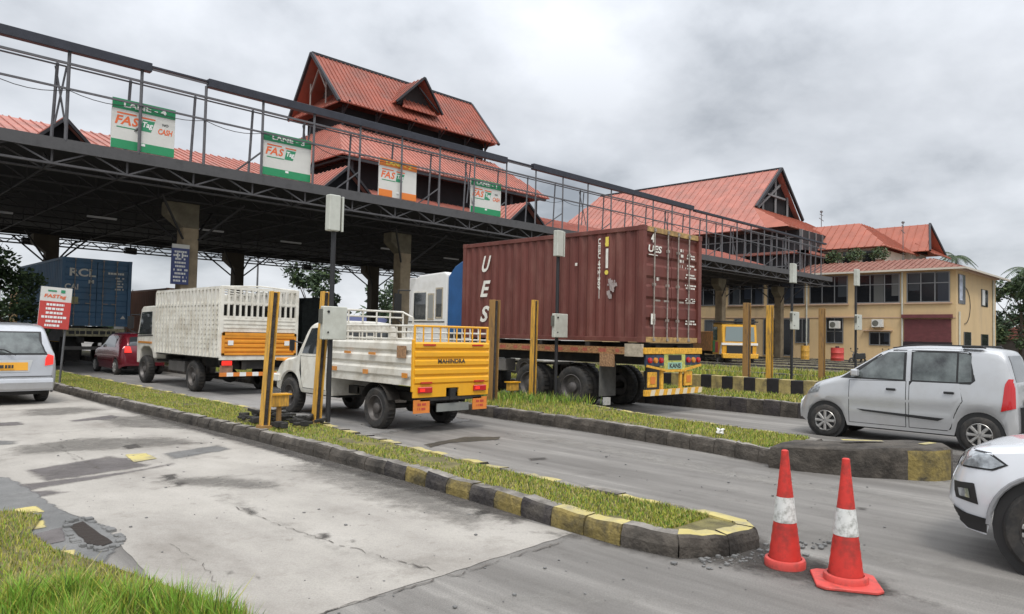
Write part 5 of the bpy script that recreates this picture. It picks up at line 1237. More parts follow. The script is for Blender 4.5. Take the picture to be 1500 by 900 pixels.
for i,(x,y) in enumerate(cols+colsf):
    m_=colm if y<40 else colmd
    c=MB(); c.box(x-.32,y-.32,0,x+.32,y+.32,6.1); c.build('column',m_,can,bevel=.03)
    h_=MB(); 
    h_.prism([(x-.32,5.75),(x+.30,5.75),(x+.30,6.75),(x-.95,6.75),(x-.95,6.25)],'y',y-.34,y+.34); h_.build('column_head',mat('column_head_plaster',(.16,.14,.10),.9,var=.3,scale=2) if y<40 else colmd,can,bevel=.02)
    br=MB()
    for sx in (-1,1):
        for sy in (-1,1): br.tube((x+sx*.3,y+sy*.3,5.3),(x+sx*1.6,y+sy*1.6,6.75),.05,5)
    br.build('knee_brace',trussm,can)
for (px_,py_) in ((9.6,36),(14.5,36),(19.3,37),(24.5,35),(6,38),(30,36)):
    MB().box(px_-.6,py_-.06,6.55,px_+.6,py_+.06,6.63).build('tube_light',mat('dull_white_tube',(.6,.6,.62),.5),can)
# coping sheet on the deck edge (visible dark band behind the catwalk)
cp_=MB(); cp_.add([(X0,YN,ZT+.004),(X1,YN,ZT+.004),(X1,YN+2.6,ZT+.30),(X0,YN+2.6,ZT+.30)],[(0,1,2,3)]); cp_.build('edge_flashing',deckgrey,can)
# roof helper
def roof_face(mb,pts,th=.07,rib=.6,rw=.05,rh=.05):
    """planar polygon, first edge is the eave; adds slab and standing ribs running up the slope"""
    P=[Vector(p) for p in pts]; u=(P[1]-P[0]).normalized(); n=Vector((0,0,0))
    for i in range(1,len(P)-1): n+=(P[i]-P[0]).cross(P[i+1]-P[0])
    n.normalize()
    if n.z<0: n=-n
    v=n.cross(u).normalized(); 
    if v.z<0: v=-v
    k=len(P); mb.add([*P,*[p-n*th for p in P]],[tuple(range(k)),tuple(range(2*k-1,k-1,-1))]+[(i,(i+1)%k,k+(i+1)%k,k+i) for i in range(k)])
    q=[((p-P[0]).dot(u),(p-P[0]).dot(v)) for p in P]; u0=min(a for a,b in q);u1=max(a for a,b in q)
    m_=int((u1-u0)/rib)
    for i in range(m_+1):
        a=u0+(u1-u0)*(i+.5)/(m_+1); zs=[]
        for j in range(k):
            p_=q[j];r_=q[(j+1)%k]
            if (p_[0]-a)*(r_[0]-a)<0: zs.append(p_[1]+(r_[1]-p_[1])*(a-p_[0])/(r_[0]-p_[0]))
        if len(zs)<2: continue
        lo,hi=min(zs)+.02,max(zs)-.02
        if hi-lo<.15: continue
        A=P[0]+u*(a-rw/2)+v*lo+n*.001;B=P[0]+u*(a+rw/2)+v*lo+n*.001;C_=P[0]+u*(a+rw/2)+v*hi+n*.001;D=P[0]+u*(a-rw/2)+v*hi+n*.001
        mb.add([A,B,C_,D,A+n*rh,B+n*rh,C_+n*rh,D+n*rh],[(0,1,2,3),(4,5,6,7),(0,1,5,4),(1,2,6,5),(2,3,7,6),(3,0,4,7)])
# long low red roof along the canopy: eave Y 28.6 z 7.9 -> top Y 36 z 10.2, and back slope
lr=MB(); roof_face(lr,[(X0,28.6,7.75),(65,28.6,7.75),(65,36,10.35),(X0,36,10.35)],.07,.38); roof_face(lr,[(X0,48.6,7.75),(65,48.6,7.75),(65,36.05,10.35),(X0,36.05,10.35)],.07,1.2)
lr.build('low_roof',redpink,can)
def dormer(cx,y0,y1,half,zb,zt,m_,parent,over=.35,ribs=.4,rafters=True,back=darksoffit):
    """small gable facing -Y, ridge along Y"""
    d=MB(); sl=(zt-zb)/half; zl=zb-over*sl
    roof_face(d,[(cx-half-over,y0,zl),(cx-half-over,y1,zl),(cx,y1,zt),(cx,y0,zt)],.06,ribs)
    roof_face(d,[(cx+half+over,y0,zl),(cx+half+over,y1,zl),(cx,y1,zt),(cx,y0,zt)],.06,ribs)
    D_=d.build('dormer_roof',m_,parent)
    MB().prism([(cx-half+.05,zb),(cx+half-.05,zb),(cx,zt-.12)],'y',y0+.35,y0+.40).build('gable_infill',back,D_)
    b=MB(); b.bar((cx-half-over,y0-.02,zl-.05),(cx,y0-.02,zt-.05),.10); b.bar((cx+half+over,y0-.02,zl-.05),(cx,y0-.02,zt-.05),.10); b.build('barge_board',darksteel,D_)
    return D_
dormer(6.2,27.9,33,.85,7.9,8.75,redpink,can,.2)
dormer(28.7,27.9,34,1.6,7.8,9.15,redpink,can,.3)
dormer(17.2,27.9,34,1.4,7.8,9.1,redpink,can,.3)
# tower: middle tier
A0,A1=19.7,35.6; B0,B1=32.6,44.4; ZE=10.95; zt_=13.55; a0,a1=21.6,33.4; b0,b1=36.2,40.8
mt=MB()
roof_face(mt,[(A0,B0,ZE),(A1,B0,ZE),(a1+.2,b0,zt_),(a0,b0,zt_)],.08,.30)
roof_face(mt,[(A0,B1,ZE),(A0,B0,ZE),(a0,b0,zt_),(a0,b1,zt_)],.08,.30)
roof_face(mt,[(A1,B0,ZE),(A1,B1,ZE),(a1+.2,b1,zt_),(a1+.2,b0,zt_)],.08,.30)
roof_face(mt,[(A1,B1,ZE),(A0,B1,ZE),(a0,b1,zt_),(a1+.2,b1,zt_)],.08,.8)
mt.build('middle_tier_roof',redpink,can)
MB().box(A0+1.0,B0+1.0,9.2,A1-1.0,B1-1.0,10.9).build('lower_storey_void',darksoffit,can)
MB().box(A0+.3,B0+.05,10.72,A1-.3,B0+.2,10.86).box(A0+.3,B0+.05,10.78,A0+.45,B1,10.88).build('eave_beam',darksteel,can)
for x in (20.6,23.5,26.5,29.5,32.5,34.8): MB().bar((x,B0+.5,8.9),(x,B0+.5,10.9),.16).build('storey_post',darksteel,can)
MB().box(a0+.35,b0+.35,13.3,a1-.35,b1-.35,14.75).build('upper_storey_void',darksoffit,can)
for x in (21.9,24.2,26.6,29,31.2,33): MB().bar((x,b0+.1,13.3),(x,b0+.1,14.8),.14).bar((x,b0+.1,14.3),(x,b0-.6,14.9),.08).build('storey_post',darksteel,can)
MB().box(a0,b0-.35,13.62,a1,b0-.25,13.75).build('upper_storey_rail',darksteel,can)
# top tier: open gable roof, ridge along X
tt=MB(); RZ=18.1; ez=14.75; ya,yb_,yr=35.6,41.4,38.5; xl,xr=21.0,33.55
roof_face(tt,[(xl+.25,ya,ez),(xr+.1,ya,ez),(xr,yr,RZ),(xl,yr,RZ)],.08,.30); roof_face(tt,[(xl+.25,yb_,ez),(xr+.1,yb_,ez),(xr,yr+.02,RZ),(xl,yr+.02,RZ)],.08,.30)
roof_face(tt,[(xl+.1,yb_,ez-.1),(xl+.1,ya,ez-.1),(xl+1.5,ya+1.3,16.0),(xl+1.5,yb_-1.3,16.0)],.07,.42)
roof_face(tt,[(xr-.2,ya,ez-.1),(xr-.2,yb_,ez-.1),(xr-1.6,yb_-1.3,16.0),(xr-1.6,ya+1.3,16.0)],.07,.42)
tt.build('top_tier_roof',redroof,can)
gb=MB(); 
for x in (xl-.03,xr+.03):
    gb.bar((x+.2 if x<25 else x,ya-.05,ez-.06),(x,yr,RZ+.02),.16); gb.bar((x+.2 if x<25 else x,yb_+.05,ez-.06),(x,yr,RZ+.02),.16)
gb.bar((xl,yr,RZ+.05),(xr,yr,RZ+.05),.14)
gb.build('barge_board',darksteel,can)
MB().prism([(ya+1.5,15.9),(yb_-1.5,15.9),(yr,RZ-.35)],'x',xl+1.5,xl+1.56).build('gable_infill',mat('brown_louvre',(.05,.035,.03),.8),can)
sf=MB(); sf.bar((xl+.5,yr-.9,16.0),(xl+.5,yr,17.3),.09).bar((xl+.5,yr+.9,16.0),(xl+.5,yr,17.3),.09).bar((xl+.5,yr-.9,15.0),(xl+.5,yr-.9,16.6),.08).bar((xl+.5,yr+.9,15.0),(xl+.5,yr+.9,16.6),.08); sf.build('gable_strut',mat('pale_timber_strut',(.25,.22,.2),.7),can)
# dormer on the top tier
dm=MB(); cx=27.05; hz=17.55; fz=15.75; y_=36.05
roof_face(dm,[(cx-1.75,y_-.15,fz),(cx-1.75,37.4,fz+.0),(cx,38.2,hz),(cx,y_-.55,hz)],.06,.4); roof_face(dm,[(cx+1.75,y_-.15,fz),(cx+1.75,37.4,fz),(cx,38.2,hz),(cx,y_-.55,hz)],.06,.4)
D_=dm.build('dormer_roof',redroof,can)
MB().prism([(cx-1.45,fz+.0),(cx+1.45,fz+.0),(cx,hz-.2)],'y',y_+.25,y_+.3).build('gable_infill',mat('dark_louvre',(.03,.025,.025),.8),D_)
MB().bar((cx-1.8,y_-.2,fz-.04),(cx,y_-.58,hz),.13).bar((cx+1.8,y_-.2,fz-.04),(cx,y_-.58,hz),.13).bar((cx-.2,y_-.3,hz-.6),(cx+1.5,y_-.15,fz+.05),.08).build('barge_board',darksteel,D_)
roof_m=MB(); roof_face(roof_m,[(cx-1.35,y_-.25,fz-.25),(cx+1.35,y_-.25,fz-.25),(cx+.9,y_+.3,fz+.45),(cx-.9,y_+.3,fz+.45)],.05,.35); roof_m.build('dormer_skirt',redroof,D_)
# ------------------------------------------------------------------ catwalk gantry above the eave
ga=thing('sign_gantry','long lattice sign gantry along the front edge of the canopy','gantry',(0,YN,0))
GX0,GX1=X0,64.5
post_x=[]; x=5.78-2.14*9
while x<GX1: post_x.append(x); x+=2.14
gsteel=mat('gantry_grey_steel',(.12,.118,.125),.55,metal=.3,var=.2)
for x in post_x:
    MB().bar((x,0,ZT-.05),(x,0,10.35),.075).build('upright',gsteel,ga); MB().bar((x-.30,.42,ZT-.05),(x-.24,.35,10.0),.07).build('upright',gsteel,ga)
g=MB(); g.bar((GX0,0,9.95),(GX1,0,9.95),.07); g.bar((GX0,0,9.15),(GX1,0,9.15),.06); g.bar((GX0,0,10.45),(GX1,0,10.45),.06); g.bar((GX0,.35,9.95),(GX1,.35,9.95),.045)
g.build('rail',MATS['gantry_grey_steel'],ga)
for i,x in enumerate(post_x):
    if i%2==0: MB().bar((x,0,8.4),(x-.75,.9,ZT),.05).build('brace',gsteel,ga)
    if i%4==1: MB().bar((x-.28,.4,9.9),(x+.0,.1,8.0),.045).build('brace',gsteel,ga); MB().bar((x-.0,.3,9.9),(x-.28,.2,8.0),.045).build('brace',gsteel,ga)
for a,b,z in ((GX0,8.2,10.45),(10.1,25.0,10.45),(26.9,42.5,10.5),(42.7,GX1,10.4)):
    MB().box(a,-.12,z-.13 if a<42.6 else z-.07,b,.12,z+.17 if a<42.6 else z+.07).build('box_beam',beammat,ga,bevel=.01)
MB().box(8.2,-.05,10.50,10.1,.05,10.56).box(25,-.05,10.50,26.9,.05,10.56).build('bare_rail',beammat,ga)
cb=MB(); rr=random.Random(8)
for k in range(0,len(post_x)-1):
    a=Vector((post_x[k],-.04,9.1));b=Vector((post_x[k+1],-.04,9.1)); sag=rr.uniform(.05,.28); prev=a
    for j in range(1,7):
        t=j/6; p=a.lerp(b,t)-Vector((0,0,sag*4*t*(1-t))); cb.tube(prev,p,.014,4); prev=p
cb.build('cable',blackplastic,ga)
# lane signs
def lane_sign(x,num,green,label):
    t=thing('lane_sign',label,'sign',(x,YN+.12,7.6),0,'lane signs on the canopy edge')
    if x==18.54: w_,h_=2.0,1.66
    else: w_,h_=2.0,1.66
    MB().box(-w_/2,0,0,w_/2,.06,h_).build('board',signwhite,t,bevel=.006)
    m_=signgreen if green else signorange
    a=MB().box(-w_/2+.004,-.012,h_-.34,w_/2-.004,-.001,h_-.004).build('header_band',m_,t); 
    if green: b=MB().box(-w_/2+.004,-.012,.004,w_/2-.004,-.001,.30).build('footer_band',m_,t)
    else: b=MB().box(-w_/2+.004,-.012,.004,-.3,-.001,.30).box(.15,-.012,.004,w_/2-.004,-.001,.30).build('footer_band',m_,t)
    MB().text('LANE - %d'%num,(0.02,-.016,h_-.17),(1,0,0),(0,0,1),1.35,.19).build('lettering',ltwhite if green else ltyellow,a)
    MB().text('FA',(-.62,-.006,.98-.02),(1,0,0),(0,0,1),.50,.30,.25).text('S',(-.27,-.006,.96),(1,0,0),(0,0,1),.18,.30,.25).box(-.85,-.006,1.16,-.25,-.004,1.21).box(-.1,-.006,1.14,.35,-.004,1.19).build('logo_orange',ltorange,t)
    gg=MB().prism([(-.13,.72),(.22,.72),(.34,1.10),(-.05,1.10)],'y',-.006,-.004).box(-.85,-.006,.70,-.15,-.004,.735).build('logo_green',ltgreen,t); MB().text('Tag',(.10,-.012,.92),(1,0,0),(0,0,1),.34,.24,.2).build('lettering',ltwhite,gg)
    if num in (4,1): 
        MB().text('NO',(.68,-.006,1.06),(1,0,0),(0,0,1),.2,.09).build('lettering',ltdark,t); MB().text('CASH',(.68,-.006,.82),(1,0,0),(0,0,1),.46,.2,.15).build('lettering',ltorange,t)
    MB().box(-.08,-.02,.20,.05,-.013,.28).build('white_tab',ltwhite,b)
lane_sign(8.09,4,True,'green and white LANE - 4 sign with NO CASH, leftmost on the canopy edge')
lane_sign(13.31,3,True,'green and white LANE - 3 sign standing left of the tiered tower')
lane_sign(18.54,2,False,'orange banded lane sign in front of the tiered tower')
lane_sign(23.80,1,True,'green and white LANE - 1 sign at the right of the tiered tower')
# floodlights under the far edge
def flood(x,y,z,label):
    t=thing('floodlight',label,'floodlight',(x,y,z),0,'floodlights under the far canopy edge')
    MB().prism([(-.35,-.18),(.35,-.22),(.35,.2),(-.35,.22)],'y',-.2,.15).build('housing',darksteel,t,bevel=.02); MB().bar((0,0,.2),(0,0,.55),.06).build('bracket',darksteel,t)
flood(9.8,51.5,6.75,'dark floodlight hanging above the left container lorry'); flood(15.5,51.5,6.72,'dark floodlight hanging between the blue container and the blue board'); flood(28.25,51.5,6.7,'dark floodlight hanging above the small tree beyond the canopy')
# boards
t=thing('toll_notice_board','blue notice board with white writing on the beige canopy column','sign',(10.8,29.75,3.45))
MB().box(-.34,0,0,.34,.05,1.52).build('board',signblue,t); MB().box(-.34,-.006,1.44,.34,-.001,1.60).build('header',signwhite,t)
MB().strokes((0,-.01,.72),(1,0,0),(0,0,1),.6,1.3,9,random.Random(12),.9).build('lettering',ltwhite,t); MB().text('11',(-.02,-.012,1.15),(1,0,0),(0,0,1),.24,.2).build('number',ltwhite,t)
t=thing('toll_notice_board','red and white FASTag notice board behind the silver people carrier','sign',(4.78,22.2,0)); t.rotation_euler=(0,R(3),0)
MB().box(-.36,0,1.62,.36,.04,2.72).build('board',signwhite,t); rp=MB().box(-.36,-.012,1.62,.36,-.001,2.34).build('red_panel',signred,t)
MB().text('FASTag',(-.02,-.008,2.47),(1,0,0),(0,0,1),.5,.12,.2).build('lettering',ltorange,t); MB().box(-.2,-.008,2.60,.0,-.004,2.64).box(.1,-.008,2.58,.2,-.004,2.66).build('emblem',ltgreen,t)
MB().strokes((0,-.018,1.98),(1,0,0),(0,0,1),.62,.66,6,random.Random(21),.95).build('lettering',ltwhite,rp)
for x in (-.3,.3): MB().bar((x,.06,.2),(x,.06,2.7),.04).build('leg',greysteel,t)
# ------------------------------------------------------------------ administration building
ad_=thing('administration_building','ochre two-storey office with red gabled roofs right of the canopy','building',(0,0,0))
BX=70.0; BY=17.1; BX2=84.0; BY2=60.0
w_=MB(); w_.box(BX,BY,0,BX2,BY2,8.35); w_.build('wall',wallm,ad_)
def win(y0,y1,z0,z1,cols_=3,trans=None,x=BX,name='window'):
    f=MB().box(x-.03,y0,z0,x+.05,y1,z1).build(name,winglass,ad_)
    m_=MB(); fw=.09
    m_.box(x-.07,y0,z0,x-.032,y1,z0+fw).box(x-.07,y0,z1-fw,x-.032,y1,z1)
    for k in range(cols_+1):
        y=y0+(y1-y0-fw)*k/cols_; m_.box(x-.07,y,z0+fw,x-.032,y+fw,z1-fw)
    if trans: m_.box(x-.066,y0+fw,trans,x-.032,y1-fw,trans+.07)
    m_.build('window_frame',winframe,f)
    rv=random.Random(int(y0*10)); st=(y1-y0)/cols_
    for k in range(cols_):
        if rv.random()<.55: MB().box(x-.034,y0+k*st+.1,z0+.1+rv.choice([0,.5,.9])*(z1-z0)*.4,x-.0315,y0+k*st+st*rv.uniform(.5,.95),z1-.1).build('pane',mat('pane_tone_%d'%rv.randint(0,3),[(.05,.055,.06),(.11,.11,.105),(.03,.035,.045),(.17,.165,.15)][rv.randint(0,3)],.12,spec=.6),f)
    return f
for y0,y1,c_ in ((17.55,20.95,3),(21.5,25.3,3),(26.0,29.6,3),(30.1,33.9,3),(34.3,38.2,3),(38.6,42.5,3),(43,47,3),(47.4,51,3)):
    win(y0,y1,5.40,8.05,c_,7.05)
MB().box(BX-.55,BY-.35,8.20,BX2,BY2,8.36).box(BX-.05,BY+.02,4.05,BX-.0,BY2,4.12).build('eave_slab',wallpink,ad_)
for y0,y1 in ((17.4,21.1),(21.4,25.4),(25.9,29.7),(30,34),(34.2,38.3)): MB().box(BX-.16,y0,5.28,BX-.001,y1,5.39).build('window_sill',wallpink,ad_)
MB().tube((BX-.1,21.3,0),(BX-.1,21.3,8.1),.07,8).tube((BX-.1,29.85,0),(BX-.1,29.85,8.1),.07,8).build('drain_pipe',boxgrey,ad_,smooth=True)
# ground floor
MB().box(BX-.35,17.35,4.02,BX,21.3,4.34).build('shutter_canopy',maroon,ad_,bevel=.01)
sh=MB()
for k in range(34):
    z=.2+k*.11; sh.box(BX-.10,17.45,z,BX-.06+.02*(k%2),21.15,z+.10)
sh.build('rolling_shutter',maroon,ad_); MB().box(BX-.14,17.4,0,BX-.02,21.2,1.95).build('shutter_opening',mat('dark_interior',(.02,.012,.014),.8),ad_)
win(22.3,24.1,1.55,2.78,2); win(26.4,28.0,1.65,4.1,2,2.75); MB().box(BX-.30,22.1,2.86,BX,24.6,2.94).build('sunshade',wallpink,ad_); MB().box(BX-.3,25.2,4.08,BX,28.4,4.18).build('sunshade',wallpink,ad_)
for y0,y1,z0,z1 in ((31.2,34.3,.3,4.0),(35.2,37.5,.3,4.0),(29.6,31.0,1.6,4.0),(39,41,1.5,3.9)): win(y0,y1,z0,z1,2,None)
def acu(y,z,label):
    t=thing('air_conditioner',label,'air conditioner',(BX-.5,y,z),0,'air conditioners on the ochre wall')
    MB().box(-.0,0,0,.35,.95,.70).build('casing',signwhite,t,bevel=.02); MB().revolve([(.001,-.01),(.27,-.012)],(0,.62,.35),'x',20).build('fan_grille',boxdark,t); MB().box(.1,.05,-.06,.5,.1,0).box(.1,.85,-.06,.5,.9,0).build('bracket',darksteel,t)
acu(22.8,3.2,'white air conditioner above the shaded window next to the maroon shutter'); acu(26.6,3.05,'white air conditioner set in the opening left of the other one')
# right side wall windows (faces -Y)
def winy(x0,x1,z0,z1,m_=winglass):
    f=MB().box(x0,BY-.04,z0,x1,BY+.05,z1).build('window',m_,ad_); MB().box(x0,BY-.06,z0,x0+.08,BY-.042,z1).box(x1-.08,BY-.06,z0,x1,BY-.042,z1).build('window_frame',winframe,f); return f
f=winy(70.6,72.7,5.3,7.85); MB().box(70.75,BY-.075,5.6,71.7,BY-.065,7.8).build('pale_blind',mat('pale_blind',(.42,.45,.52),.6,var=.5,scale=2),f)
f=winy(78.3,80.7,5.4,7.0); MB().box(78.5,BY-.075,5.5,79.5,BY-.065,6.95).build('white_shutter_leaf',signwhite,f)
winy(72.3,74.6,1.5,2.9); winy(78.2,80.8,1.2,2.8)
MB().tube((82.6,BY-.1,0),(82.6,BY-.1,8.1),.09,8).tube((70.6,BY-.1,0),(70.6,BY-.1,4.6),.07,8).build('drain_pipe',boxgrey,ad_,smooth=True)
cbm=MB(); pts=[]
for k in range(14): a=math.pi*.5-math.pi*k/13; pts.append((72.4+math.cos(a)*1.9,BY-.05,5.2+math.sin(a)*1.6))
cbm.path(pts,.03,4); cbm.build('hanging_cable',blackplastic,ad_)
# tiled skirt roof
tr_=MB(); ex=69.2; ey=16.2; ez_=8.25; tz=9.55
roof_face(tr_,[(ex,BY2,ez_),(ex,ey,ez_),(73.2,19.8,tz),(73.2,BY2,tz)],.12,.5,.16,.07)
roof_face(tr_,[(ex,ey,ez_),(85.5,ey,ez_),(81.5,19.8,tz),(73.2,19.8,tz)],.12,.5,.16,.07)
tr_.build('tiled_skirt_roof',tile,ad_); MB().box(73.2,19.8,8.3,83,BY2,9.4).build('parapet_block',wallpink,ad_)
MB().bar((ex,BY2,ez_-.02),(ex,ey,ez_-.02),.16).bar((ex,ey,ez_-.02),(85.5,ey,ez_-.02),.16).build('gutter',mat('cream_gutter',(.55,.50,.42),.6),ad_)
# upper storey under the big roof
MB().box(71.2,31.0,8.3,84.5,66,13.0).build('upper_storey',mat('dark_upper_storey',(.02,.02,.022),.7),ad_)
m_=MB(); 
for k in range(24):
    y=31.0+35*k/24; m_.box(71.08,y,8.4,71.2,y+.14,13.0)
for z in (9.3,12.2): m_.box(71.08,31,z,71.2,66,z+.10)
for k in range(8): x=71.2+13.3*k/8; m_.box(x,30.88,8.4,x+.14,31.0,13.0)
m_.build('mullion',winframe,ad_)
MB().box(70.3,30.2,10.55,71.2,66,10.80).box(70.3,30.2,10.55,84.5,31,10.80).build('storey_sunshade',redpink,ad_)
# big roof: hip base with open gable towards -Y
br_=MB(); EZ=13.1; RX=78.0; RZ2=21.1; e0,e1=68.9,87.1; fy,by=33.6,66.0; gy=38.8
slope=(RZ2-EZ)/(RX-e0); gz=16.0; gx0=e0+(gz-EZ)/slope; gx1=e1-(gz-EZ)/slope; gyb=36.6
roof_face(br_,[(e0,by,EZ),(e0,fy,EZ),(gx0,gyb,gz),(RX,gyb-.2+0,RZ2),(RX,62,RZ2)],.12,.9,.07,.06)
roof_face(br_,[(e1,fy,EZ),(e1,by,EZ),(RX,62,RZ2),(RX,gyb-.2,RZ2),(gx1,gyb,gz)],.12,.9,.07,.06)
br_.build('big_roof',redpink,ad_)
b2=MB(); roof_face(b2,[(e1,31.2,EZ),(e0,31.2,EZ),(gx0,gyb,gz),(gx1,gyb,gz)],.12,.9,.07,.06)
b2.add([(e0,fy,EZ),(e0,31.2,EZ),(gx0,gyb,gz)],[(0,1,2)]); b2.add([(e1,fy,EZ),(e1,31.2,EZ),(gx1,gyb,gz)],[(0,1,2)])
b2.build('hip_skirt_roof',redorange,ad_); b3=MB(); roof_face(b3,[(e1,by,EZ),(e0,by,EZ),(RX,62,RZ2)],.12,2); b3.build('rear_hip_roof',redorange,ad_)
MB().prism([(gx0+.1,gz),(gx1-.1,gz),(RX,RZ2-.3)],'y',gyb+.5,gyb+.6).build('gable_infill',darksoffit,ad_)
MB().bar((gx0,gyb-.3,gz),(RX,gyb-.35,RZ2+.05),.28).bar((gx1,gyb-.3,gz),(RX,gyb-.35,RZ2+.05),.28).bar((RX,gyb-.3,RZ2+.08),(RX,62,RZ2+.08),.18).build('barge_board',darksteel,ad_)
s_=MB(); 
for a in (-3,0,3): s_.bar((RX+a,gyb+.35,gz),(RX+a,gyb+.35,gz+ (RZ2-gz)*(1-abs(a)/5.6)),.22)
s_.bar((gx0+1.5,gyb+.3,gz+.2),(RX+1,gyb+.3,RZ2-1.6),.22); s_.bar((RX-2.2,gyb+.25,gz+2.0),(RX+2.2,gyb+.25,gz+2.0),.2); s_.build('gable_strut',mat('pale_gable_strut',(.2,.2,.2),.7),ad_)
# second, smaller hipped roof
sr=MB(); roof_face(sr,[(75.2,33,11.3),(75.2,24.4,11.3),(79,28.2,14.3),(79,33,14.3)],.1,.8,.07,.06); roof_face(sr,[(75.2,24.4,11.3),(86,24.4,11.3),(82.5,28.2,14.3),(79,28.2,14.3)],.1,.8,.07,.06); roof_face(sr,[(86,24.4,11.3),(86,33,11.3),(82.5,33,14.3),(82.5,28.2,14.3)],.1,1)
sr.build('stair_tower_roof',redorange,ad_)
MB().box(76.2,25.4,8.4,85,33,11.25).build('stair_tower_wall',mat('pale_wall_paint',(.55,.53,.48),.8,var=.15,scale=.8),ad_)
for y in (25.7,27.6,29.5,31.3): MB().box(76.12,y,9.4,76.22,y+1.2,11.0).build('window',winglass,ad_)
d2=MB(); roof_face(d2,[(84.2,23.0,11.6),(84.2,30,11.6),(87,30,14.8),(87,23.8,14.8)],.1,.8,.07,.06); roof_face(d2,[(89.8,23.0,11.6),(89.8,30,11.6),(87,30,14.8),(87,23.8,14.8)],.1,.8,.07,.06); roof_face(d2,[(84.0,22.4,11.2),(90,22.4,11.2),(89,24.6,12.6),(85,24.6,12.6)],.1,.8)
d2.build('gable_wing_roof',redorange,ad_); MB().prism([(84.6,11.7),(89.4,11.7),(87,14.5)],'y',24.6,24.7).build('gable_infill',darksoffit,ad_)
MB().bar((84.2,22.95,11.6),(87,23.75,14.85),.2).bar((89.8,22.95,11.6),(87,23.75,14.85),.2).build('barge_board',darksteel,ad_)
MB().box(84.5,24.8,8.4,89.5,30,11.6).build('gable_wing_wall',MATS['pale_wall_paint'],ad_)
# small domes / aerials
def mast(x,y,z,h,label):
    t=thing('antenna_mast',label,'antenna',(x,y,z),0,'thin aerials above the office roofs')
    MB().bar((0,0,0),(0,0,h),.06).build('pole',greysteel,t); MB().bar((-.6,0,h*.8),(.6,0,h*.75),.05).bar((-.4,0,h*.92),(.4,0,h*.9),.05).build('crossarm',greysteel,t); MB().revolve([(.001,.14),(.12,.1),(.16,0),(.12,-.1),(.001,-.14)],(0,0,h),'z',10).build('head',greysteel,t,smooth=True)
mast(81,24.6,10,4.3,'grey aerial with round head right of the small gable roof'); mast(82,33.4,12.5,4.0,'thin aerial between the big roof and the smaller hipped roof')
# forecourt in front of the building
sheet('forecourt',[(46,5),(70,5),(70,60),(46,60)],.006,MATS['concrete_paving'])
sheet('road',[(66.5,-60),(70,-60),(70,17),(140,17),(140,-60)],.007,patchmid)
# red drum, scooters, yellow drum by the building
def drum(x,y,m_,label,r=.5,h=1.3):
    t=thing('drum',label,'drum',(x,y,0)); MB().revolve([(.001,0),(r,0),(r,h*.33),(r*1.04,h*.35),(r,h*.37),(r,h*.66),(r*1.04,h*.68),(r,h*.70),(r,h),(.001,h)],(0,0,0),'z',18).build('barrel',m_,t,smooth=True); MB().revolve([(r*.3,0),(r*.3,.12),(.001,.12)],(0,0,h),'z',10).build('cap',darksteel,t)
drum(60.5,23.3,signred,'red drum standing before the ochre wall left of a black pole'); drum(62,26.6,yellowpost,'yellow drum standing before the ochre wall',.35,1.4)
def scooter(x,y,rz,m_,label):
    t=thing('motorcycle',label,'motorcycle',(x,y,0),rz,'motorcycles parked by the building')
    for yy in (-.62,.62):
        MB().revolve([(.20,-.05),(.30,-.05),(.30,.05),(.20,.05),(.20,-.05)],(0,yy,.30),'x',18).build('wheel',rubber,t,smooth=True)
    MB().prism([(-.75,.55),(-.35,.45),(.1,.45),(.35,.60),(.42,.85),(.1,.95),(-.1,.80),(-.7,.85)],'x',-.16,.16).build('body',m_,t,bevel=.04,seg=2); MB().prism([(-.75,.83),(-.05,.80),(.0,.88),(-.7,.95)],'x',-.14,.14).build('seat',blackplastic,t,bevel=.02)
    MB().path([(0,.62,.3),(0,.40,1.0)],.03,6).path([(-.33,.36,1.08),(0,.42,1.02),(.33,.36,1.08)],.02,6).build('fork',greysteel,t)
    for s_ in (-1,1): MB().path([(s_*.25,.38,1.05),(s_*.32,.36,1.25)],.01,4).revolve([(.001,-.01),(.06,-.01),(.06,.01),(.001,.01)],(s_*.32,.36,1.28),'y',8).build('mirror',blackplastic,t)
scooter(58.5,21.0,R(70),blackplastic,'black motorcycle parked before the ochre wall right of the red drum')
scooter(61,19.5,R(60),darksteel,'dark grey motorcycle parked below the shaded window, partly behind the hatchback roof')
scooter(64,6.6,R(30),white,'white scooter at the far right edge behind the hatchback')
# far right red-roofed kiosk and hoarding wall
kk=thing('kiosk','small kiosk with red sloped roof at the far right beyond the ochre building','kiosk',(96,17,0))
MB().box(-2.2,-2,0,2.2,2,2.6).build('wall',mat('grey_block_wall',(.22,.20,.18),.9,var=.3,scale=2),kk); a=MB(); roof_face(a,[(-2.8,-2.6,2.5),(2.8,-2.6,2.5),(1.6,0,4.1),(-1.6,0,4.1)],.1,.6); roof_face(a,[(-2.8,2.6,2.5),(-2.8,-2.6,2.5),(-1.6,0,4.1)],.1,.6); a.build('roof',redorange,kk); MB().box(-1,-2.05,0,.6,-1.99,2).build('door',darksoffit,kk)
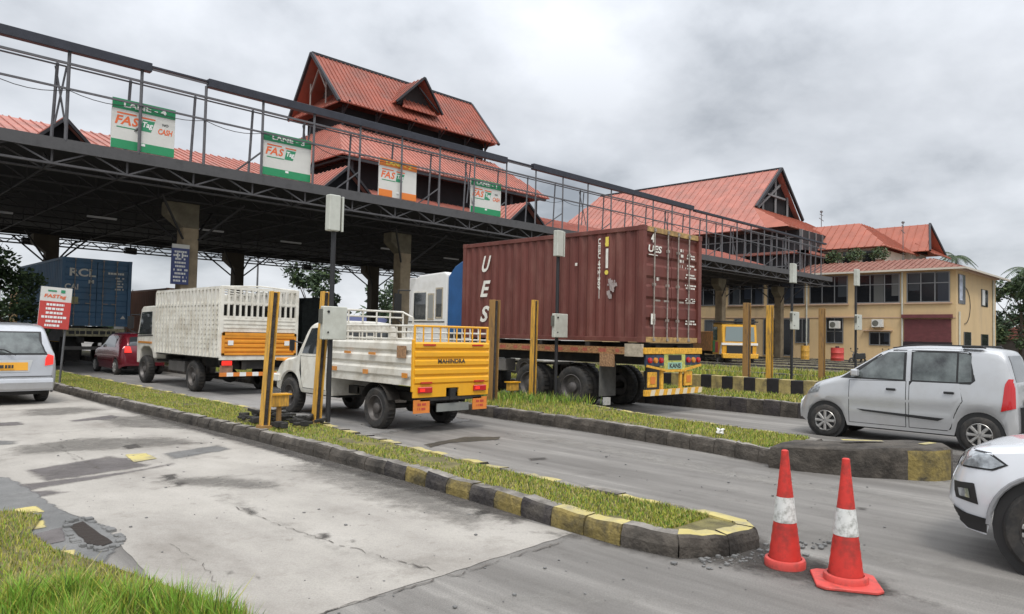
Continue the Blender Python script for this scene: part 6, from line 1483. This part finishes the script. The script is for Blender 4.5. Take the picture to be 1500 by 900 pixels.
# ------------------------------------------------------------------ trees
def leafcloud(mb,c,rad,n,size,rnd,nm=3,flat=1.0,mat0=0):
    c=Vector(c)
    for i in range(n):
        d=Vector((rnd.gauss(0,1),rnd.gauss(0,1),rnd.gauss(0,1))); d.normalize(); d*=rnd.random()**.45
        p=c+Vector((d.x*rad[0],d.y*rad[1],d.z*rad[2])); s_=size*rnd.uniform(.5,1.3)
        a=Vector((rnd.gauss(0,1),rnd.gauss(0,1),rnd.gauss(0,.6))).normalized(); b=a.cross(Vector((rnd.gauss(0,1),rnd.gauss(0,1),rnd.gauss(0,1)))).normalized()
        mb.cur=rnd.choices([0,1,2],[3,3,1])[0]
        mb.add([p-a*s_*.5,p+b*s_*.25,p+a*s_*.5,p-b*s_*.25],[(0,1,2,3)])
def tree(x,y,h,cr,label,seed,n=1600,leaf=.28,trunk_r=.16,bare=.35,mats=leafd,z=0,group='trees beyond the toll canopy'):
    rnd=random.Random(seed); t=thing('tree',label,'tree',(x,y,z),0,group)
    tk_=MB(); top=Vector((rnd.uniform(-.3,.3),rnd.uniform(-.3,.3),h*.62)); tk_.tube((0,0,-.1),top*.5,trunk_r,8,trunk_r*.75); tk_.tube(top*.5,top,trunk_r*.75,8,trunk_r*.45); cl=[]
    for k in range(11):
        a=rnd.uniform(0,6.28); q=rnd.uniform(.35,1)*cr; e_=Vector((math.cos(a)*q*.85,math.sin(a)*q*.85,h*rnd.uniform(bare+.12,.95))); s0=top*rnd.uniform(.45,1); tk_.tube(s0,s0.lerp(e_,.6)+Vector((0,0,.15)),trunk_r*.35,5,trunk_r*.22); tk_.tube(s0.lerp(e_,.6)+Vector((0,0,.15)),e_,trunk_r*.22,5,trunk_r*.08); cl.append(e_)
    tk_.build('trunk',trunkm,t,smooth=True); c=MB()
    cl.append(top+Vector((0,0,h*.2)))
    for e_ in cl: r_=cr*rnd.uniform(.28,.5); leafcloud(c,e_,(r_,r_,r_*.7),int(n/len(cl)),leaf,rnd)
    c.build('crown',mats,t,fixn=False); return t
tree(5.35,31.2,4.3,1.7,'dark leafy tree at the left edge partly hiding the blue container',1,3800,.20,.10,.05)
tree(4.1,31.5,3.9,1.6,'dark bushy tree at the far left edge behind the people carrier',2,3600,.20,.10,.0)
tree(35.0,62,8.2,2.6,'ragged small tree seen beyond the canopy right of the orange tailboard truck',3,1500,.5,.16,.35)
tree(46.5,63,7.4,3.2,'dark tree beyond the canopy beside the white cab',4,1700,.5,.2,.2)
for i,(x,y,h,c,lb) in enumerate([(52,75,7.5,3.5,'dark tree on the skyline seen right of the cab truck column'),(24,80,5,3.2,'low dark tree on the far skyline behind the white truck'),(44,85,6,4,'low round tree on the far skyline left of the column')]):
    tree(x,y,h,c,lb,10+i,1100,.6,.2,.1)
def palm(x,y,h,label,seed,n=13,L=3.2):
    rnd=random.Random(seed); t=thing('palm_tree',label,'palm tree',(x,y,0),0,'coconut palms at the right edge')
    pts=[Vector((rnd.uniform(-.1,.1)*k,rnd.uniform(-.1,.1)*k,h*k/5)) for k in range(6)]; tk_=MB()
    for k in range(5): tk_.tube(pts[k],pts[k+1],.20-.02*k,7,.18-.02*k)
    tk_.build('trunk',trunkm,t,smooth=True); top=pts[-1]; c=MB()
    for k in range(n):
        a=2*math.pi*k/n+rnd.uniform(-.2,.2); el=rnd.uniform(-.2,1.1); d=Vector((math.cos(a),math.sin(a),0)); prev=top; ll=L*rnd.uniform(.8,1.1)
        for j in range(9):
            u=(j+1)/9; p=top+d*ll*u*math.cos(el*.7)+Vector((0,0,math.sin(el)*ll*u-1.5*u*u*ll*.55)); seg=(p-prev); sd_=seg.cross(Vector((0,0,1))).normalized()
            c.cur=0; c.tube(prev,p,.03,4)
            for s_ in (-1,1):
                for q in (.0,.33,.66):
                    m0=prev.lerp(p,q); wl=ll*.24*math.sin(math.pi*min(1,u*.9+.08)); tip=m0+sd_*s_*wl+seg*.6+Vector((0,0,-wl*.55)); c.cur=rnd.choices([0,1,2],[2,3,1.3])[0]
                    c.add([m0,m0+seg*.22,tip],[(0,1,2)])
            prev=p
    c.build('crown',leafp,t,fixn=False); return t
palm(93,22.8,11.7,'small coconut palm top showing above the tiled roof',21,16,2.3)
palm(88,13.4,10.6,'coconut palm nearest the right side of the ochre building',22,15,4)
palm(93,15.6,9.6,'short coconut palm behind the right corner of the ochre building',23,15,4)
palm(96,13.0,11.4,'tall coconut palm at the right edge of the frame',24,15,4.4)
tree(91,16.4,9.4,3.6,'leafy tree between palms at the right of the ochre building',31,3200,.5,.2,.1,leafp,0,'coconut palms at the right edge')
tree(100,14.5,9.5,4.6,'broad leafy tree behind the tall palm at the right edge',32,3200,.5,.2,.1,leafd,0,'coconut palms at the right edge')
tree(104,21,6.5,4.0,'dark leafy tree behind the red roofed kiosk',33,1500,.5,.2,.1,leafd,0,'coconut palms at the right edge')
# roof plants
rnd=random.Random(41)
for i,(x,y,z,lb) in enumerate([(74,28.8,8.6,'potted plants on the terrace left of the small roof'),(74,26.8,8.7,'bushy potted plant on the terrace below the small hipped roof'),(74.2,24.6,8.7,'green potted shrub on the terrace nearest the tiled roof')]):
    t=thing('potted_shrub',lb,'plant',(x,y,z),0,'terrace plants'); MB().revolve([(.001,0),(.3,0),(.4,.5),(.001,.5)],(0,0,.6),'z',10).build('pot',tile,t); c=MB(); leafcloud(c,(0,0,1.7),(.8,1.0,.7),420,.28,rnd); c.build('foliage',leafp,t,fixn=False)
# far tree belt on the horizon and low far buildings
c=MB(); rnd=random.Random(77)
for i in range(90):
    a=R(-12+ i*1.3); d=rnd.uniform(150,230); cx_,cy_=math.sin(a)*d,math.cos(a)*d; leafcloud(c,(cx_,cy_,rnd.uniform(2,5)),(rnd.uniform(6,10),rnd.uniform(6,10),rnd.uniform(3,6)),150,2.0,rnd)
o=c.build('treeline',leafd,fixn=False); o['kind']='stuff'; o['label']='distant belt of dark trees on the horizon'; o['category']='treeline'
fb=thing('far_shed','low pale blue and white shed on the skyline behind the pickup','shed',(41,66,0))
MB().box(-4.5,-2,0,4.5,2,2.7).build('wall',mat('far_white_wall',(.5,.5,.52),.8),fb); MB().box(-4.8,-2.3,2.7,4.8,2.3,3.3).build('roof',mat('far_blue_roof',(.22,.25,.48),.6),fb)
lp=thing('street_lamp','slender grey lamp pole beyond the canopy above the white truck','lamp post',(29.0,61.5,0)); MB().tube((0,0,0),(0,0,8.3),.11,8,.07).build('pole',greysteel,lp,smooth=True); MB().bar((0,0,8.2),(1.2,0,8.5),.08).build('arm',greysteel,lp)
